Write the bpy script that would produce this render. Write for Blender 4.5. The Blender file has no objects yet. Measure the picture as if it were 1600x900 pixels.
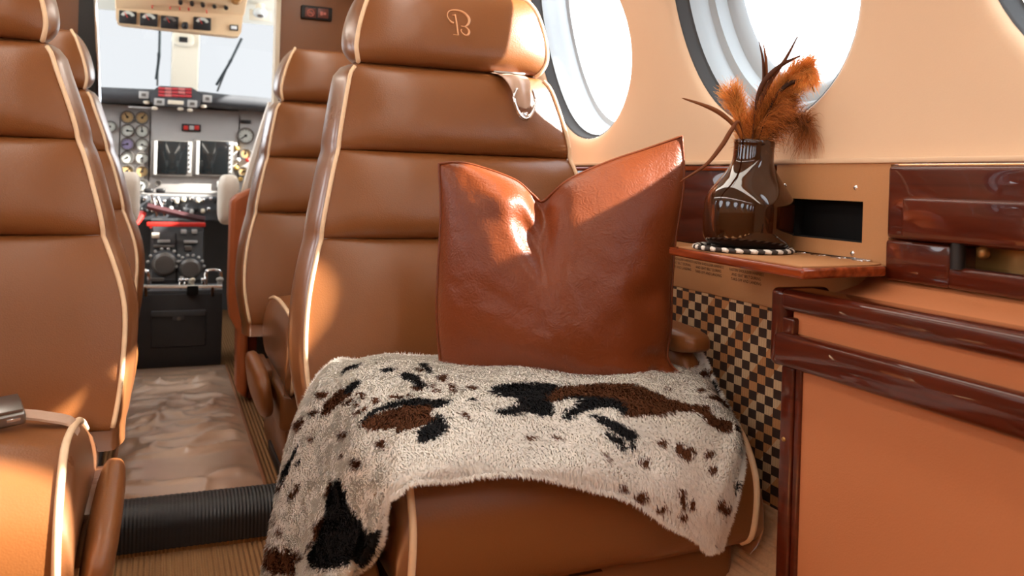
import bpy, bmesh, math, random
import numpy as np
from mathutils import Vector, Matrix

random.seed(7)
rng = np.random.default_rng(7)
SC = bpy.context.scene
COL = SC.collection
PI = math.pi


def lin(r, g, b):
    return tuple((c / 255 / 12.92) if c / 255 <= 0.04045 else ((c / 255 + 0.055) / 1.055) ** 2.4 for c in (r, g, b)) + (1.0,)


# ------------------------------------------------------------------ camera
# origin = the photographer's eye, +y = forward along the aisle, +z = up
YAW, ROLL = math.atan(548 / 1320), 0.03
FW = Vector((math.sin(YAW), math.cos(YAW), 0))
RT = Vector((math.cos(YAW), -math.sin(YAW), 0))
UP = Vector((0, 0, 1))
cd = bpy.data.cameras.new('camera')
cam = bpy.data.objects.new('camera', cd)
COL.objects.link(cam)
r_ = math.cos(ROLL) * RT + math.sin(ROLL) * UP
u_ = math.cos(ROLL) * UP - math.sin(ROLL) * RT
cam.matrix_world = Matrix((r_, u_, -FW)).transposed().to_4x4()
cd.sensor_width = 36
cd.lens = 1320 / 1600 * 36
cd.shift_y = -(450 - 281.44) / 1600
cd.clip_start = 0.02
cd.dof.use_dof = True
cd.dof.focus_distance = 1.25
cd.dof.aperture_fstop = 6.5
SC.camera = cam

# ------------------------------------------------------------------ world, sun, exposure
SKY_STRENGTH, SUN_STRENGTH = 5.8, 31.0
SUN_DIR = Vector((-1.0, 0.447, -0.70))
w = bpy.data.worlds.new('sky')
SC.world = w
w.use_nodes = True
bg = w.node_tree.nodes['Background']
bg.inputs['Color'].default_value = (0.93, 0.97, 1.0, 1)
bg.inputs['Strength'].default_value = SKY_STRENGTH
sd = bpy.data.lights.new('sun', 'SUN')
sd.energy = SUN_STRENGTH
sd.angle = math.radians(1.2)
sd.color = (1.0, 0.93, 0.82)
so = bpy.data.objects.new('sun', sd)
COL.objects.link(so)
so.rotation_euler = SUN_DIR.to_track_quat('-Z', 'Y').to_euler()
so.location = (3, -2, 3)
SC.view_settings.view_transform = 'Standard'
SC.view_settings.look = 'None'
SC.view_settings.gamma = 1
SC.view_settings.use_curve_mapping = False
SC.view_settings.exposure = 0.04
try:
    SC.cycles.max_bounces = 10
    SC.cycles.diffuse_bounces = 6
    SC.cycles.transparent_max_bounces = 16
except Exception:
    pass


# ------------------------------------------------------------------ materials
def new_mat(name):
    m = bpy.data.materials.new(name)
    m.use_nodes = True
    return m, m.node_tree.nodes, m.node_tree.links, m.node_tree.nodes['Principled BSDF']


def N(nt, t, **k):
    n = nt.new(t)
    for a, b in k.items():
        setattr(n, a, b)
    return n


def simple(name, rgb, rough=0.5, metal=0.0, coat=0.0, noise=0.0, nscale=30, bump=0.0, bscale=200, spec=0.5):
    m, nt, ln, p = new_mat(name)
    c = lin(*rgb)
    p.inputs['Base Color'].default_value = c
    p.inputs['Roughness'].default_value = rough
    p.inputs['Metallic'].default_value = metal
    p.inputs['Coat Weight'].default_value = coat
    p.inputs['Specular IOR Level'].default_value = spec
    tc = N(nt, 'ShaderNodeTexCoord')
    if noise:
        nz = N(nt, 'ShaderNodeTexNoise')
        nz.inputs['Scale'].default_value = nscale
        nz.inputs['Detail'].default_value = 4
        ln.new(tc.outputs['Object'], nz.inputs['Vector'])
        mx = N(nt, 'ShaderNodeMix', data_type='RGBA')
        mx.inputs[6].default_value = tuple(x * (1 - noise) for x in c[:3]) + (1,)
        mx.inputs[7].default_value = tuple(min(1, x * (1 + noise)) for x in c[:3]) + (1,)
        ln.new(nz.outputs['Fac'], mx.inputs[0])
        ln.new(mx.outputs[2], p.inputs['Base Color'])
    if bump:
        bz = N(nt, 'ShaderNodeTexNoise')
        bz.inputs['Scale'].default_value = bscale
        bz.inputs['Detail'].default_value = 3
        ln.new(tc.outputs['Object'], bz.inputs['Vector'])
        bp = N(nt, 'ShaderNodeBump')
        bp.inputs['Strength'].default_value = bump
        bp.inputs['Distance'].default_value = 0.002
        ln.new(bz.outputs['Fac'], bp.inputs['Height'])
        ln.new(bp.outputs['Normal'], p.inputs['Normal'])
    return m


def leather(name, rgb, rough=0.42, var=0.08, vscale=9, grain=420, gstr=0.12, crease=0.0, coat=0.0, spec=0.5, coat_ior=1.5):
    m, nt, ln, p = new_mat(name)
    c = lin(*rgb)
    p.inputs['Specular IOR Level'].default_value = spec
    p.inputs['Coat Weight'].default_value = coat
    p.inputs['Coat Roughness'].default_value = 0.3
    p.inputs['Coat IOR'].default_value = coat_ior
    tc = N(nt, 'ShaderNodeTexCoord')
    nz = N(nt, 'ShaderNodeTexNoise')
    nz.inputs['Scale'].default_value = vscale
    nz.inputs['Detail'].default_value = 5
    ln.new(tc.outputs['Object'], nz.inputs['Vector'])
    mx = N(nt, 'ShaderNodeMix', data_type='RGBA')
    mx.inputs[6].default_value = tuple(x * (1 - var) for x in c[:3]) + (1,)
    mx.inputs[7].default_value = tuple(x * (1 + var) for x in c[:3]) + (1,)
    ln.new(nz.outputs['Fac'], mx.inputs[0])
    ln.new(mx.outputs[2], p.inputs['Base Color'])
    rr = N(nt, 'ShaderNodeMapRange')
    rr.inputs['To Min'].default_value = rough - 0.08
    rr.inputs['To Max'].default_value = rough + 0.08
    ln.new(nz.outputs['Fac'], rr.inputs['Value'])
    ln.new(rr.outputs['Result'], p.inputs['Roughness'])
    vo = N(nt, 'ShaderNodeTexVoronoi')
    vo.inputs['Scale'].default_value = grain
    ln.new(tc.outputs['Object'], vo.inputs['Vector'])
    bp = N(nt, 'ShaderNodeBump')
    bp.inputs['Strength'].default_value = gstr
    bp.inputs['Distance'].default_value = 0.0012
    ln.new(vo.outputs['Distance'], bp.inputs['Height'])
    last = bp
    if crease:
        v2 = N(nt, 'ShaderNodeTexVoronoi', feature='DISTANCE_TO_EDGE')
        v2.inputs['Scale'].default_value = 75
        n2 = N(nt, 'ShaderNodeTexNoise')
        n2.inputs['Scale'].default_value = 25
        ln.new(tc.outputs['Object'], n2.inputs['Vector'])
        ad = N(nt, 'ShaderNodeMix', data_type='RGBA')
        ad.inputs[0].default_value = 0.12
        ln.new(tc.outputs['Object'], ad.inputs[6])
        ln.new(n2.outputs['Color'], ad.inputs[7])
        ln.new(ad.outputs[2], v2.inputs['Vector'])
        b2 = N(nt, 'ShaderNodeBump')
        b2.inputs['Strength'].default_value = crease
        b2.inputs['Distance'].default_value = 0.004
        ln.new(v2.outputs['Distance'], b2.inputs['Height'])
        ln.new(bp.outputs['Normal'], b2.inputs['Normal'])
        last = b2
    ln.new(last.outputs['Normal'], p.inputs['Normal'])
    return m


def wood(name, a, b, rough=0.16, scale=(40, 3, 40), coat=0.6):
    m, nt, ln, p = new_mat(name)
    tc = N(nt, 'ShaderNodeTexCoord')
    mp = N(nt, 'ShaderNodeMapping')
    mp.inputs['Scale'].default_value = scale
    ln.new(tc.outputs['Object'], mp.inputs['Vector'])
    nz = N(nt, 'ShaderNodeTexNoise')
    nz.inputs['Scale'].default_value = 1.6
    nz.inputs['Detail'].default_value = 6
    nz.inputs['Distortion'].default_value = 1.2
    ln.new(mp.outputs['Vector'], nz.inputs['Vector'])
    cr = N(nt, 'ShaderNodeValToRGB')
    cr.color_ramp.elements[0].position = 0.3
    cr.color_ramp.elements[0].color = lin(*a)
    cr.color_ramp.elements[1].position = 0.72
    cr.color_ramp.elements[1].color = lin(*b)
    ln.new(nz.outputs['Fac'], cr.inputs['Fac'])
    ln.new(cr.outputs['Color'], p.inputs['Base Color'])
    p.inputs['Roughness'].default_value = rough
    p.inputs['Coat Weight'].default_value = coat
    p.inputs['Coat Roughness'].default_value = 0.015
    p.inputs['Specular IOR Level'].default_value = 0.15
    return m


def ribbed(name, rgb, axis, freq, depth=0.5, rough=0.9, noise=0.15):
    """carpet / rubber with parallel ribs running across object axis"""
    m, nt, ln, p = new_mat(name)
    c = lin(*rgb)
    tc = N(nt, 'ShaderNodeTexCoord')
    sx = N(nt, 'ShaderNodeSeparateXYZ')
    ln.new(tc.outputs['Object'], sx.inputs[0])
    mu = N(nt, 'ShaderNodeMath', operation='MULTIPLY')
    mu.inputs[1].default_value = freq * 2 * PI
    ln.new(sx.outputs[axis], mu.inputs[0])
    si = N(nt, 'ShaderNodeMath', operation='SINE')
    ln.new(mu.outputs[0], si.inputs[0])
    nz = N(nt, 'ShaderNodeTexNoise')
    nz.inputs['Scale'].default_value = 260
    ln.new(tc.outputs['Object'], nz.inputs['Vector'])
    ad = N(nt, 'ShaderNodeMath', operation='MULTIPLY_ADD')
    ad.inputs[1].default_value = 1.2
    ln.new(nz.outputs['Fac'], ad.inputs[0])
    ln.new(si.outputs[0], ad.inputs[2])
    bp = N(nt, 'ShaderNodeBump')
    bp.inputs['Strength'].default_value = depth
    bp.inputs['Distance'].default_value = 0.003
    ln.new(ad.outputs[0], bp.inputs['Height'])
    ln.new(bp.outputs['Normal'], p.inputs['Normal'])
    mx = N(nt, 'ShaderNodeMix', data_type='RGBA')
    mx.inputs[6].default_value = tuple(x * (1 - noise) for x in c[:3]) + (1,)
    mx.inputs[7].default_value = tuple(min(1, x * (1 + noise)) for x in c[:3]) + (1,)
    ln.new(nz.outputs['Fac'], mx.inputs[0])
    ln.new(mx.outputs[2], p.inputs['Base Color'])
    p.inputs['Roughness'].default_value = rough
    return m


def vcol(name, rough=0.8, transl=0.0, spec=0.3):
    """colour read from the mesh's own 'Col' attribute"""
    m, nt, ln, p = new_mat(name)
    a = N(nt, 'ShaderNodeVertexColor')
    a.layer_name = 'Col'
    ln.new(a.outputs['Color'], p.inputs['Base Color'])
    p.inputs['Roughness'].default_value = rough
    p.inputs['Specular IOR Level'].default_value = spec
    if transl:
        tr = N(nt, 'ShaderNodeBsdfTranslucent')
        ln.new(a.outputs['Color'], tr.inputs['Color'])
        ms = N(nt, 'ShaderNodeMixShader')
        ms.inputs[0].default_value = transl
        out = nt['Material Output']
        ln.new(p.outputs[0], ms.inputs[1])
        ln.new(tr.outputs[0], ms.inputs[2])
        ln.new(ms.outputs[0], out.inputs['Surface'])
    return m


def glass_pane(name, tint, gloss=0.06):
    m, nt, ln, p = new_mat(name)
    nt.remove(p)
    t = N(nt, 'ShaderNodeBsdfTransparent')
    t.inputs['Color'].default_value = tint
    g = N(nt, 'ShaderNodeBsdfGlossy')
    g.inputs['Roughness'].default_value = 0.03
    ms = N(nt, 'ShaderNodeMixShader')
    ms.inputs[0].default_value = gloss
    ln.new(t.outputs[0], ms.inputs[1])
    ln.new(g.outputs[0], ms.inputs[2])
    ln.new(ms.outputs[0], nt['Material Output'].inputs['Surface'])
    return m


def checker_cloth(name):
    """rows of rounded dark and light ovals, the light ones finely striped"""
    m, nt, ln, p = new_mat(name)
    tc = N(nt, 'ShaderNodeTexCoord')
    sx = N(nt, 'ShaderNodeSeparateXYZ')
    ln.new(tc.outputs['Object'], sx.inputs[0])

    def math_(op, a, b=None):
        n = N(nt, 'ShaderNodeMath', operation=op)
        for i, v in enumerate((a, b)):
            if v is None:
                continue
            if isinstance(v, (int, float)):
                n.inputs[i].default_value = v
            else:
                ln.new(v, n.inputs[i])
        return n.outputs[0]
    py, pz = 0.0176, 0.0134
    u = math_('MULTIPLY', sx.outputs['Y'], PI / py)
    v = math_('MULTIPLY', sx.outputs['Z'], PI / pz)
    g = math_('MULTIPLY', math_('SINE', u), math_('SINE', v))
    mask = math_('GREATER_THAN', g, 0.0)
    st = math_('SINE', math_('MULTIPLY', sx.outputs['Y'], 2 * PI / 0.0022))
    st = math_('GREATER_THAN', st, 0.1)
    # warm or pale threads alternate in wide diagonal bands
    band = math_('SINE', math_('ADD', math_('MULTIPLY', sx.outputs['Y'], 70), math_('MULTIPLY', sx.outputs['Z'], 62)))
    band = math_('GREATER_THAN', band, 0.15)
    la = N(nt, 'ShaderNodeMix', data_type='RGBA')
    la.inputs[6].default_value = lin(226, 192, 150)
    la.inputs[7].default_value = lin(204, 142, 88)
    ln.new(band, la.inputs[0])
    lb = N(nt, 'ShaderNodeMix', data_type='RGBA')
    ln.new(math_('MULTIPLY', st, 0.6), lb.inputs[0])
    ln.new(la.outputs[2], lb.inputs[6])
    lb.inputs[7].default_value = lin(120, 84, 52)
    fin = N(nt, 'ShaderNodeMix', data_type='RGBA')
    ln.new(mask, fin.inputs[0])
    fin.inputs[6].default_value = lin(58, 38, 28)
    ln.new(lb.outputs[2], fin.inputs[7])
    ln.new(fin.outputs[2], p.inputs['Base Color'])
    p.inputs['Roughness'].default_value = 0.85
    bp = N(nt, 'ShaderNodeBump')
    bp.inputs['Strength'].default_value = 0.3
    bp.inputs['Distance'].default_value = 0.001
    ln.new(math_('ADD', mask, math_('MULTIPLY', st, 0.4)), bp.inputs['Height'])
    ln.new(bp.outputs['Normal'], p.inputs['Normal'])
    return m


def emit(name, rgb, s):
    m, nt, ln, p = new_mat(name)
    p.inputs['Base Color'].default_value = lin(*rgb)
    p.inputs['Emission Color'].default_value = lin(*rgb)
    p.inputs['Emission Strength'].default_value = s
    return m


MT = dict(
    seat=leather('tan_leather', (129, 78, 39), 0.36, 0.06),
    seat_side=leather('tan_leather_gusset', (134, 84, 48), 0.3, 0.06, coat=1.0, coat_ior=1.9),
    piping=simple('cream_piping', (240, 208, 170), 0.45, noise=0.12, nscale=60),
    pillow=leather('cognac_leather', (114, 53, 22), 0.36, 0.14, 14, 330, 0.16, 0.14, 0.0, 0.35),
    wall=simple('cream_wall_leather', (226, 196, 164), 0.55, noise=0.03, nscale=6, bump=0.08, bscale=500),
    tan=simple('tan_wall_vinyl', (186, 134, 88), 0.6, noise=0.04, nscale=300, bump=0.15, bscale=700),
    cab=leather('orange_tan_leather', (190, 118, 74), 0.6, 0.05, 6, 600, 0.1),
    wood=wood('burgundy_wood', (66, 19, 8), (88, 30, 12), 0.35, (36, 3, 36), 1.0),
    wood_edge=wood('red_wood_edge', (92, 34, 14), (156, 70, 32)),
    dark=simple('black_plastic', (22, 22, 24), 0.5),
    void=simple('black_felt', (8, 8, 10), 0.95),
    box=simple('black_console_vinyl', (56, 57, 61), 0.6, noise=0.1, bump=0.1),
    charcoal=simple('charcoal_rubber', (64, 68, 72), 0.7),
    white=simple('white_acrylic', (232, 238, 240), 0.25),
    reveal=simple('frosted_reveal', (168, 178, 184), 0.35),
    cream=simple('cream_plastic', (240, 230, 210), 0.6),
    head=simple('cream_headliner', (236, 230, 214), 0.8),
    ovp=simple('overhead_tan', (236, 204, 162), 0.55, noise=0.05),
    grey=simple('panel_grey', (178, 175, 172), 0.55, noise=0.05),
    dgrey=simple('glareshield_grey', (76, 79, 84), 0.6, noise=0.1),
    lgrey=simple('light_grey_plastic', (190, 190, 188), 0.4),
    chrome=simple('chrome', (225, 225, 228), 0.12, 1.0),
    steel=simple('brushed_steel', (150, 148, 145), 0.32, 1.0),
    brass=simple('brass_lining', (176, 130, 74), 0.35, 0.5),
    dial=simple('dial_face', (200, 204, 196), 0.4),
    dialw=simple('dial_warm', (190, 160, 112), 0.4),
    dialp=simple('dial_violet', (150, 140, 176), 0.4),
    bezel=simple('gauge_bezel', (112, 108, 104), 0.35, 0.3),
    screen=simple('screen_glass', (22, 26, 28), 0.08, coat=0.5),
    red=simple('red_enamel', (214, 52, 44), 0.4),
    annred=simple('annunciator_red', (196, 66, 74), 0.3),
    annpink=simple('annunciator_pink', (214, 128, 126), 0.3),
    orange=leather('orange_leather_trim', (196, 108, 62), 0.45, 0.05),
    pale=simple('sunlit_armrest_vinyl', (250, 242, 230), 0.5),  # sun glare on crew seat armrests and edges put into a near-white colour
    runner=leather('brown_vinyl_runner', (212, 178, 152), 0.22, 0.12, 7, 200, 0.05, 0.0, 1.0, 0.5, 1.7),
    carpet=ribbed('ribbed_beige_carpet', (172, 126, 80), 'X', 110, 0.9),
    carpet_l=ribbed('ribbed_ledge_carpet', (206, 164, 124), 'Z', 120, 0.3),
    stepface=ribbed('ribbed_tan_carpet', (176, 124, 72), 'X', 150, 0.8),
    rubber=ribbed('black_ribbed_rubber', (34, 34, 36), 'X', 150, 0.3, 0.42),
    cloth=checker_cloth('oval_check_cloth'),
    fur=vcol('cowhide_fur', 0.85, 0.12),
    plume=vcol('feather_fibre', 0.6, 0.35),
    strap=simple('taupe_webbing', (196, 164, 142), 0.4, bump=0.4, bscale=900),
    ink=simple('dark_print', (48, 28, 16), 0.8),
    stripe_b=simple('dark_strand', (58, 50, 46), 0.8, bump=0.3, bscale=500),
    stripe_w=simple('white_strand', (232, 228, 220), 0.7, bump=0.3, bscale=500),
    monogram=simple('embossed_thread', (222, 164, 118), 0.4),
    pane=glass_pane('window_glass', (0.97, 0.98, 1.0, 1)),
    shield=glass_pane('windshield_glass', (0.16, 0.16, 0.161, 1), 0.04),
    amber=None, fill_lamp=emit('fill_light_diffuser', (255, 244, 230), 7.5),
    yellow=simple('amber_knob', (206, 166, 84), 0.4),
    wiper=simple('wiper_grey', (132, 144, 152), 0.5),
    console=simple('console_black', (46, 47, 50), 0.45),
    seam=simple('seam_brown', (150, 100, 66), 0.7),
)
m, nt, ln, p = new_mat('amber_glass')
p.inputs['Base Color'].default_value = (0.13, 0.034, 0.008, 1)
p.inputs['Roughness'].default_value = 0.03
p.inputs['Transmission Weight'].default_value = 0.85
p.inputs['IOR'].default_value = 1.48
p.inputs['Coat Weight'].default_value = 0.4
MT['amber'] = m


# ------------------------------------------------------------------ mesh helpers
class MB:
    def __init__(s):
        s.v, s.f = [], []

    def add(s, v, f):
        o = len(s.v)
        s.v += [tuple(p) for p in v]
        s.f += [tuple(i + o for i in q) for q in f]
        return s

    def grid(s, pts, closed_u=False, flip=False):
        """pts[i][j]; i rows, j columns"""
        nr, nc = len(pts), len(pts[0])
        f = []
        for i in range(nr - 1):
            for j in range(nc if closed_u else nc - 1):
                k = (j + 1) % nc
                q = (i * nc + j, i * nc + k, (i + 1) * nc + k, (i + 1) * nc + j)
                f.append(q[::-1] if flip else q)
        return s.add([p for r in pts for p in r], f)

    def cap(s, ring, flip=False):
        c = tuple(sum(p[k] for p in ring) / len(ring) for k in range(3))
        n = len(ring)
        f = [(i, (i + 1) % n, n) for i in range(n)]
        if flip:
            f = [q[::-1] for q in f]
        return s.add(list(ring) + [c], f)

    def tube(s, pts, r, seg=8, caps=True):
        pts = [Vector(p) for p in pts]
        n = len(pts)
        rs = r if isinstance(r, (list, tuple)) else [r] * n
        t0 = (pts[1] - pts[0]).normalized()
        a = t0.orthogonal().normalized()
        rings = []
        for i in range(n):
            t = (pts[min(i + 1, n - 1)] - pts[max(i - 1, 0)]).normalized()
            a = (a - t * a.dot(t))
            a = a.normalized() if a.length > 1e-6 else t.orthogonal().normalized()
            b = t.cross(a)
            rings.append([pts[i] + (a * math.cos(2 * PI * k / seg) + b * math.sin(2 * PI * k / seg)) * rs[i] for k in range(seg)])
        s.grid(rings, True)
        if caps:
            s.cap(rings[0], True)
            s.cap(rings[-1])
        return s

    def box(s, x0, x1, y0, y1, z0, z1, r=0.0, seg=2, M=None):
        bm = bmesh.new()
        bmesh.ops.create_cube(bm, size=1)
        for v in bm.verts:
            v.co = Vector(((x0 + x1) / 2 + v.co.x * (x1 - x0), (y0 + y1) / 2 + v.co.y * (y1 - y0), (z0 + z1) / 2 + v.co.z * (z1 - z0)))
        if r:
            bmesh.ops.bevel(bm, geom=bm.edges[:], offset=r, segments=seg, profile=0.5, affect='EDGES')
        if M is not None:
            bm.transform(M)
        bm.verts.index_update()
        s.add([v.co[:] for v in bm.verts], [[v.index for v in f.verts] for f in bm.faces])
        bm.free()
        return s

    def soft(s, c, h, p=4, n=8, M=None):
        """rounded pad: superellipsoid with centre c and half sizes h"""
        for ax in range(3):
            for sg in (-1, 1):
                rows = []
                for i in range(n + 1):
                    row = []
                    for j in range(n + 1):
                        q = [0, 0, 0]
                        q[ax] = sg
                        q[(ax + 1) % 3] = math.tan((i / n * 2 - 1) * PI / 4)
                        q[(ax + 2) % 3] = math.tan((j / n * 2 - 1) * PI / 4)
                        L = sum(abs(k) ** p for k in q) ** (1 / p)
                        P = Vector((c[0] + q[0] / L * h[0], c[1] + q[1] / L * h[1], c[2] + q[2] / L * h[2]))
                        row.append(M @ P if M is not None else P)
                    rows.append(row)
                s.grid(rows, flip=(sg < 0))
        return s

    def lathe(s, prof, c, seg=32, axis='z'):
        rings = []
        for r, h in prof:
            ring = []
            for k in range(seg):
                a = 2 * PI * k / seg
                if axis == 'z':
                    ring.append((c[0] + r * math.cos(a), c[1] + r * math.sin(a), c[2] + h))
                elif axis == 'y':
                    ring.append((c[0] + r * math.cos(a), c[1] - h, c[2] + r * math.sin(a)))
                else:
                    ring.append((c[0] - h, c[1] - r * math.cos(a), c[2] + r * math.sin(a)))
            rings.append(ring)
        return s.grid(rings, True)

    def prism(s, poly, z0, z1):
        n = len(poly)
        v = [(x, y, z0) for x, y in poly] + [(x, y, z1) for x, y in poly]
        f = [(i, (i + 1) % n, n + (i + 1) % n, n + i) for i in range(n)]
        f += [tuple(range(n))[::-1], tuple(range(n, 2 * n))]
        return s.add(v, f)


def mesh_from(name, mb, weld=1e-5):
    me = bpy.data.meshes.new(name)
    me.from_pydata(mb.v, [], mb.f)
    if weld:
        bm = bmesh.new()
        bm.from_mesh(me)
        bmesh.ops.remove_doubles(bm, verts=bm.verts, dist=weld)
        bmesh.ops.recalc_face_normals(bm, faces=bm.faces)
        bm.to_mesh(me)
        bm.free()
    return me


def obj(name, mb, mat, parent=None, world=False, smooth=True, angle=40, bevel=0.0, weld=1e-5, subd=0):
    me = mb if isinstance(mb, bpy.types.Mesh) else mesh_from(name, mb, weld)
    if world and parent is not None:
        root = parent
        M = Matrix.Identity(4)
        while root is not None:
            M = root.matrix_basis @ M
            root = root.parent
        me.transform(M.inverted())
    if not me.materials:
        me.materials.append(mat)
    o = bpy.data.objects.new(name, me)
    COL.objects.link(o)
    if parent is not None:
        o.parent = parent
    if smooth:
        me.polygons.foreach_set('use_smooth', [True] * len(me.polygons))
        if angle < 180:
            try:
                me.set_sharp_from_angle(angle=math.radians(angle))
            except Exception:
                pass
    if bevel:
        b = o.modifiers.new('bevel', 'BEVEL')
        b.width = bevel
        b.segments = 2
        b.limit_method = 'ANGLE'
    if subd:
        b = o.modifiers.new('sub', 'SUBSURF')
        b.levels = b.render_levels = subd
    return o


def tag(o, label, cat, group=None):
    o['label'] = label
    o['category'] = cat
    if group:
        o['group'] = group
    return o


def thing(name, label, cat, loc=(0, 0, 0), rz=0, group=None):
    o = bpy.data.objects.new(name, None)
    o.empty_display_size = 0.05
    COL.objects.link(o)
    o.location = loc
    o.rotation_euler = (0, 0, rz)
    return tag(o, label, cat, group)


def lab(o, text):
    o['label'] = text
    return o


def struct(name, mb, mat, parent=None, **k):
    o = obj(name, mb, mat, parent, **k)
    if parent is None:
        o['kind'] = 'structure'
    return o


def dup(root, loc, label, rz=0, group=None):
    r = root.copy()
    COL.objects.link(r)
    r.location = loc
    r.rotation_euler = (0, 0, rz)
    r['label'] = label
    if group:
        r['group'] = group
    for ch in list(root.children):
        c = ch.copy()
        COL.objects.link(c)
        c.parent = r
        for g in ch.children:
            d = g.copy()
            COL.objects.link(d)
            d.parent = c
    return r


def crv(xs, ys):
    """smooth interpolation through points (cubic Hermite)"""
    xs, ys = list(map(float, xs)), list(map(float, ys))
    n = len(xs)
    ms = []
    for i in range(n):
        a, b = max(i - 1, 0), min(i + 1, n - 1)
        ms.append((ys[b] - ys[a]) / (xs[b] - xs[a]))

    def f(x):
        x = min(max(x, xs[0]), xs[-1])
        i = 0
        while i < n - 2 and x > xs[i + 1]:
            i += 1
        h = xs[i + 1] - xs[i]
        t = (x - xs[i]) / h
        return ((2 * t ** 3 - 3 * t ** 2 + 1) * ys[i] + (t ** 3 - 2 * t ** 2 + t) * h * ms[i]
                + (-2 * t ** 3 + 3 * t ** 2) * ys[i + 1] + (t ** 3 - t ** 2) * h * ms[i + 1])
    return f


def spline(pts, n):
    """n points on a Catmull-Rom curve through pts (tuples of any length)"""
    k = len(pts)
    fs = [crv(range(k), [p[d] for p in pts]) for d in range(len(pts[0]))]
    return [tuple(f(i / (n - 1) * (k - 1)) for f in fs) for i in range(n)]


def hash2(i, j):
    return (math.sin(i * 127.1 + j * 311.7) * 43758.5453) % 1.0


def vnoise(x, y):
    i, j = math.floor(x), math.floor(y)
    fx, fy = x - i, y - j
    fx, fy = fx * fx * (3 - 2 * fx), fy * fy * (3 - 2 * fy)
    a = hash2(i, j) * (1 - fx) + hash2(i + 1, j) * fx
    b = hash2(i, j + 1) * (1 - fx) + hash2(i + 1, j + 1) * fx
    return a * (1 - fy) + b * fy - 0.5


def text_mesh(s, size, M):
    cu = bpy.data.curves.new('text', 'FONT')
    cu.body = s
    cu.size = size
    cu.align_x = 'CENTER'
    cu.align_y = 'CENTER'
    cu.extrude = 0.0
    cu.space_line = 1.15
    cu.resolution_u = 2
    to = bpy.data.objects.new('text', cu)
    COL.objects.link(to)
    bpy.context.view_layer.update()
    me = bpy.data.meshes.new_from_object(to.evaluated_get(bpy.context.evaluated_depsgraph_get()))
    bpy.data.objects.remove(to)
    me.transform(M)
    me.materials.clear()
    return me


# ------------------------------------------------------------------ the setting
XC, ZC, RF = 0.0875, 0.08, 0.72          # fuselage cross-section
FLOOR = -0.70
WIN_Z, WIN_R, PITCH = 0.285, 0.198, 0.553
PHI0, PHI1 = math.asin((0.036 - ZC) / RF), 0.66
PHIC = math.asin((WIN_Z - ZC) / RF)


def hull(y, phi, off=0.0, side=1):
    r = RF + off
    return (XC + side * r * math.cos(phi), y, ZC + r * math.sin(phi))


WIN_Y = [2.106, 1.553, 1.0, 0.447, -0.106, -0.659, -1.212, -1.765]


def window_wall(side):
    mb = MB()
    nseg = 72
    for wy in WIN_Y:
        y0, y1 = wy - PITCH / 2, wy + PITCH / 2
        s0, s1 = RF * (PHI0 - PHIC), RF * (PHI1 - PHIC)
        angs = [2 * PI * k / nseg for k in range(nseg)]
        for cx_, cy_ in ((y1 - wy, s1), (y0 - wy, s1), (y0 - wy, s0), (y1 - wy, s0)):
            a = math.atan2(cy_, cx_) % (2 * PI)
            i = min(range(nseg), key=lambda q: abs(angs[q] - a))
            angs[i] = a
        rows = []
        for fr, off in ((0, 0.010), (0.02, 0.005), (0.05, 0.0015), (0.09, 0), (0.4, 0), (0.7, 0), (1, 0)):
            row = []
            for a in angs:
                c, s = math.cos(a), math.sin(a)
                tb = min(((y1 - wy) / c if c > 1e-6 else (y0 - wy) / c if c < -1e-6 else 9),
                         (s1 / s if s > 1e-6 else s0 / s if s < -1e-6 else 9))
                rr = WIN_R + (tb - WIN_R) * fr if fr >= 0.4 else WIN_R * (1 + fr)
                row.append(hull(wy + rr * c, PHIC + rr * s / RF, off, side))
            rows.append(row)
        mb.grid(rows, True, flip=(side < 0))
    ys = sorted([wy + PITCH / 2 for wy in WIN_Y] + [WIN_Y[-1] - PITCH / 2])
    fwd = [WIN_Y[0] + PITCH / 2, 2.6, 2.8]
    mb.grid([[hull(y, PHI0 + (PHI1 - PHI0) * k / 8, 0, side) for k in range(9)] for y in fwd])
    aft = [-2.3, ys[0]]
    mb.grid([[hull(y, PHI0 + (PHI1 - PHI0) * k / 8, 0, side) for k in range(9)] for y in aft])
    return mb


wall_r = struct('wall_right', window_wall(1), MT['wall'], angle=60, weld=5e-4)
wall_l = struct('wall_left', window_wall(-1), MT['wall'], angle=60, weld=5e-4)

ceil = MB()
ys_ = [-2.3, -1, 0.5, 1.6, 2.8]
ceil.grid([[hull(y, PHI1 + (PI - 2 * PHI1) * k / 24, 0) for k in range(25)] for y in ys_])
struct('ceiling', ceil, MT['head'], angle=60)
fl = MB().box(-0.78, 0.90, -2.4, 4.6, FLOOR - 0.04, FLOOR)
struct('floor', fl, MT['carpet'])


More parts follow.
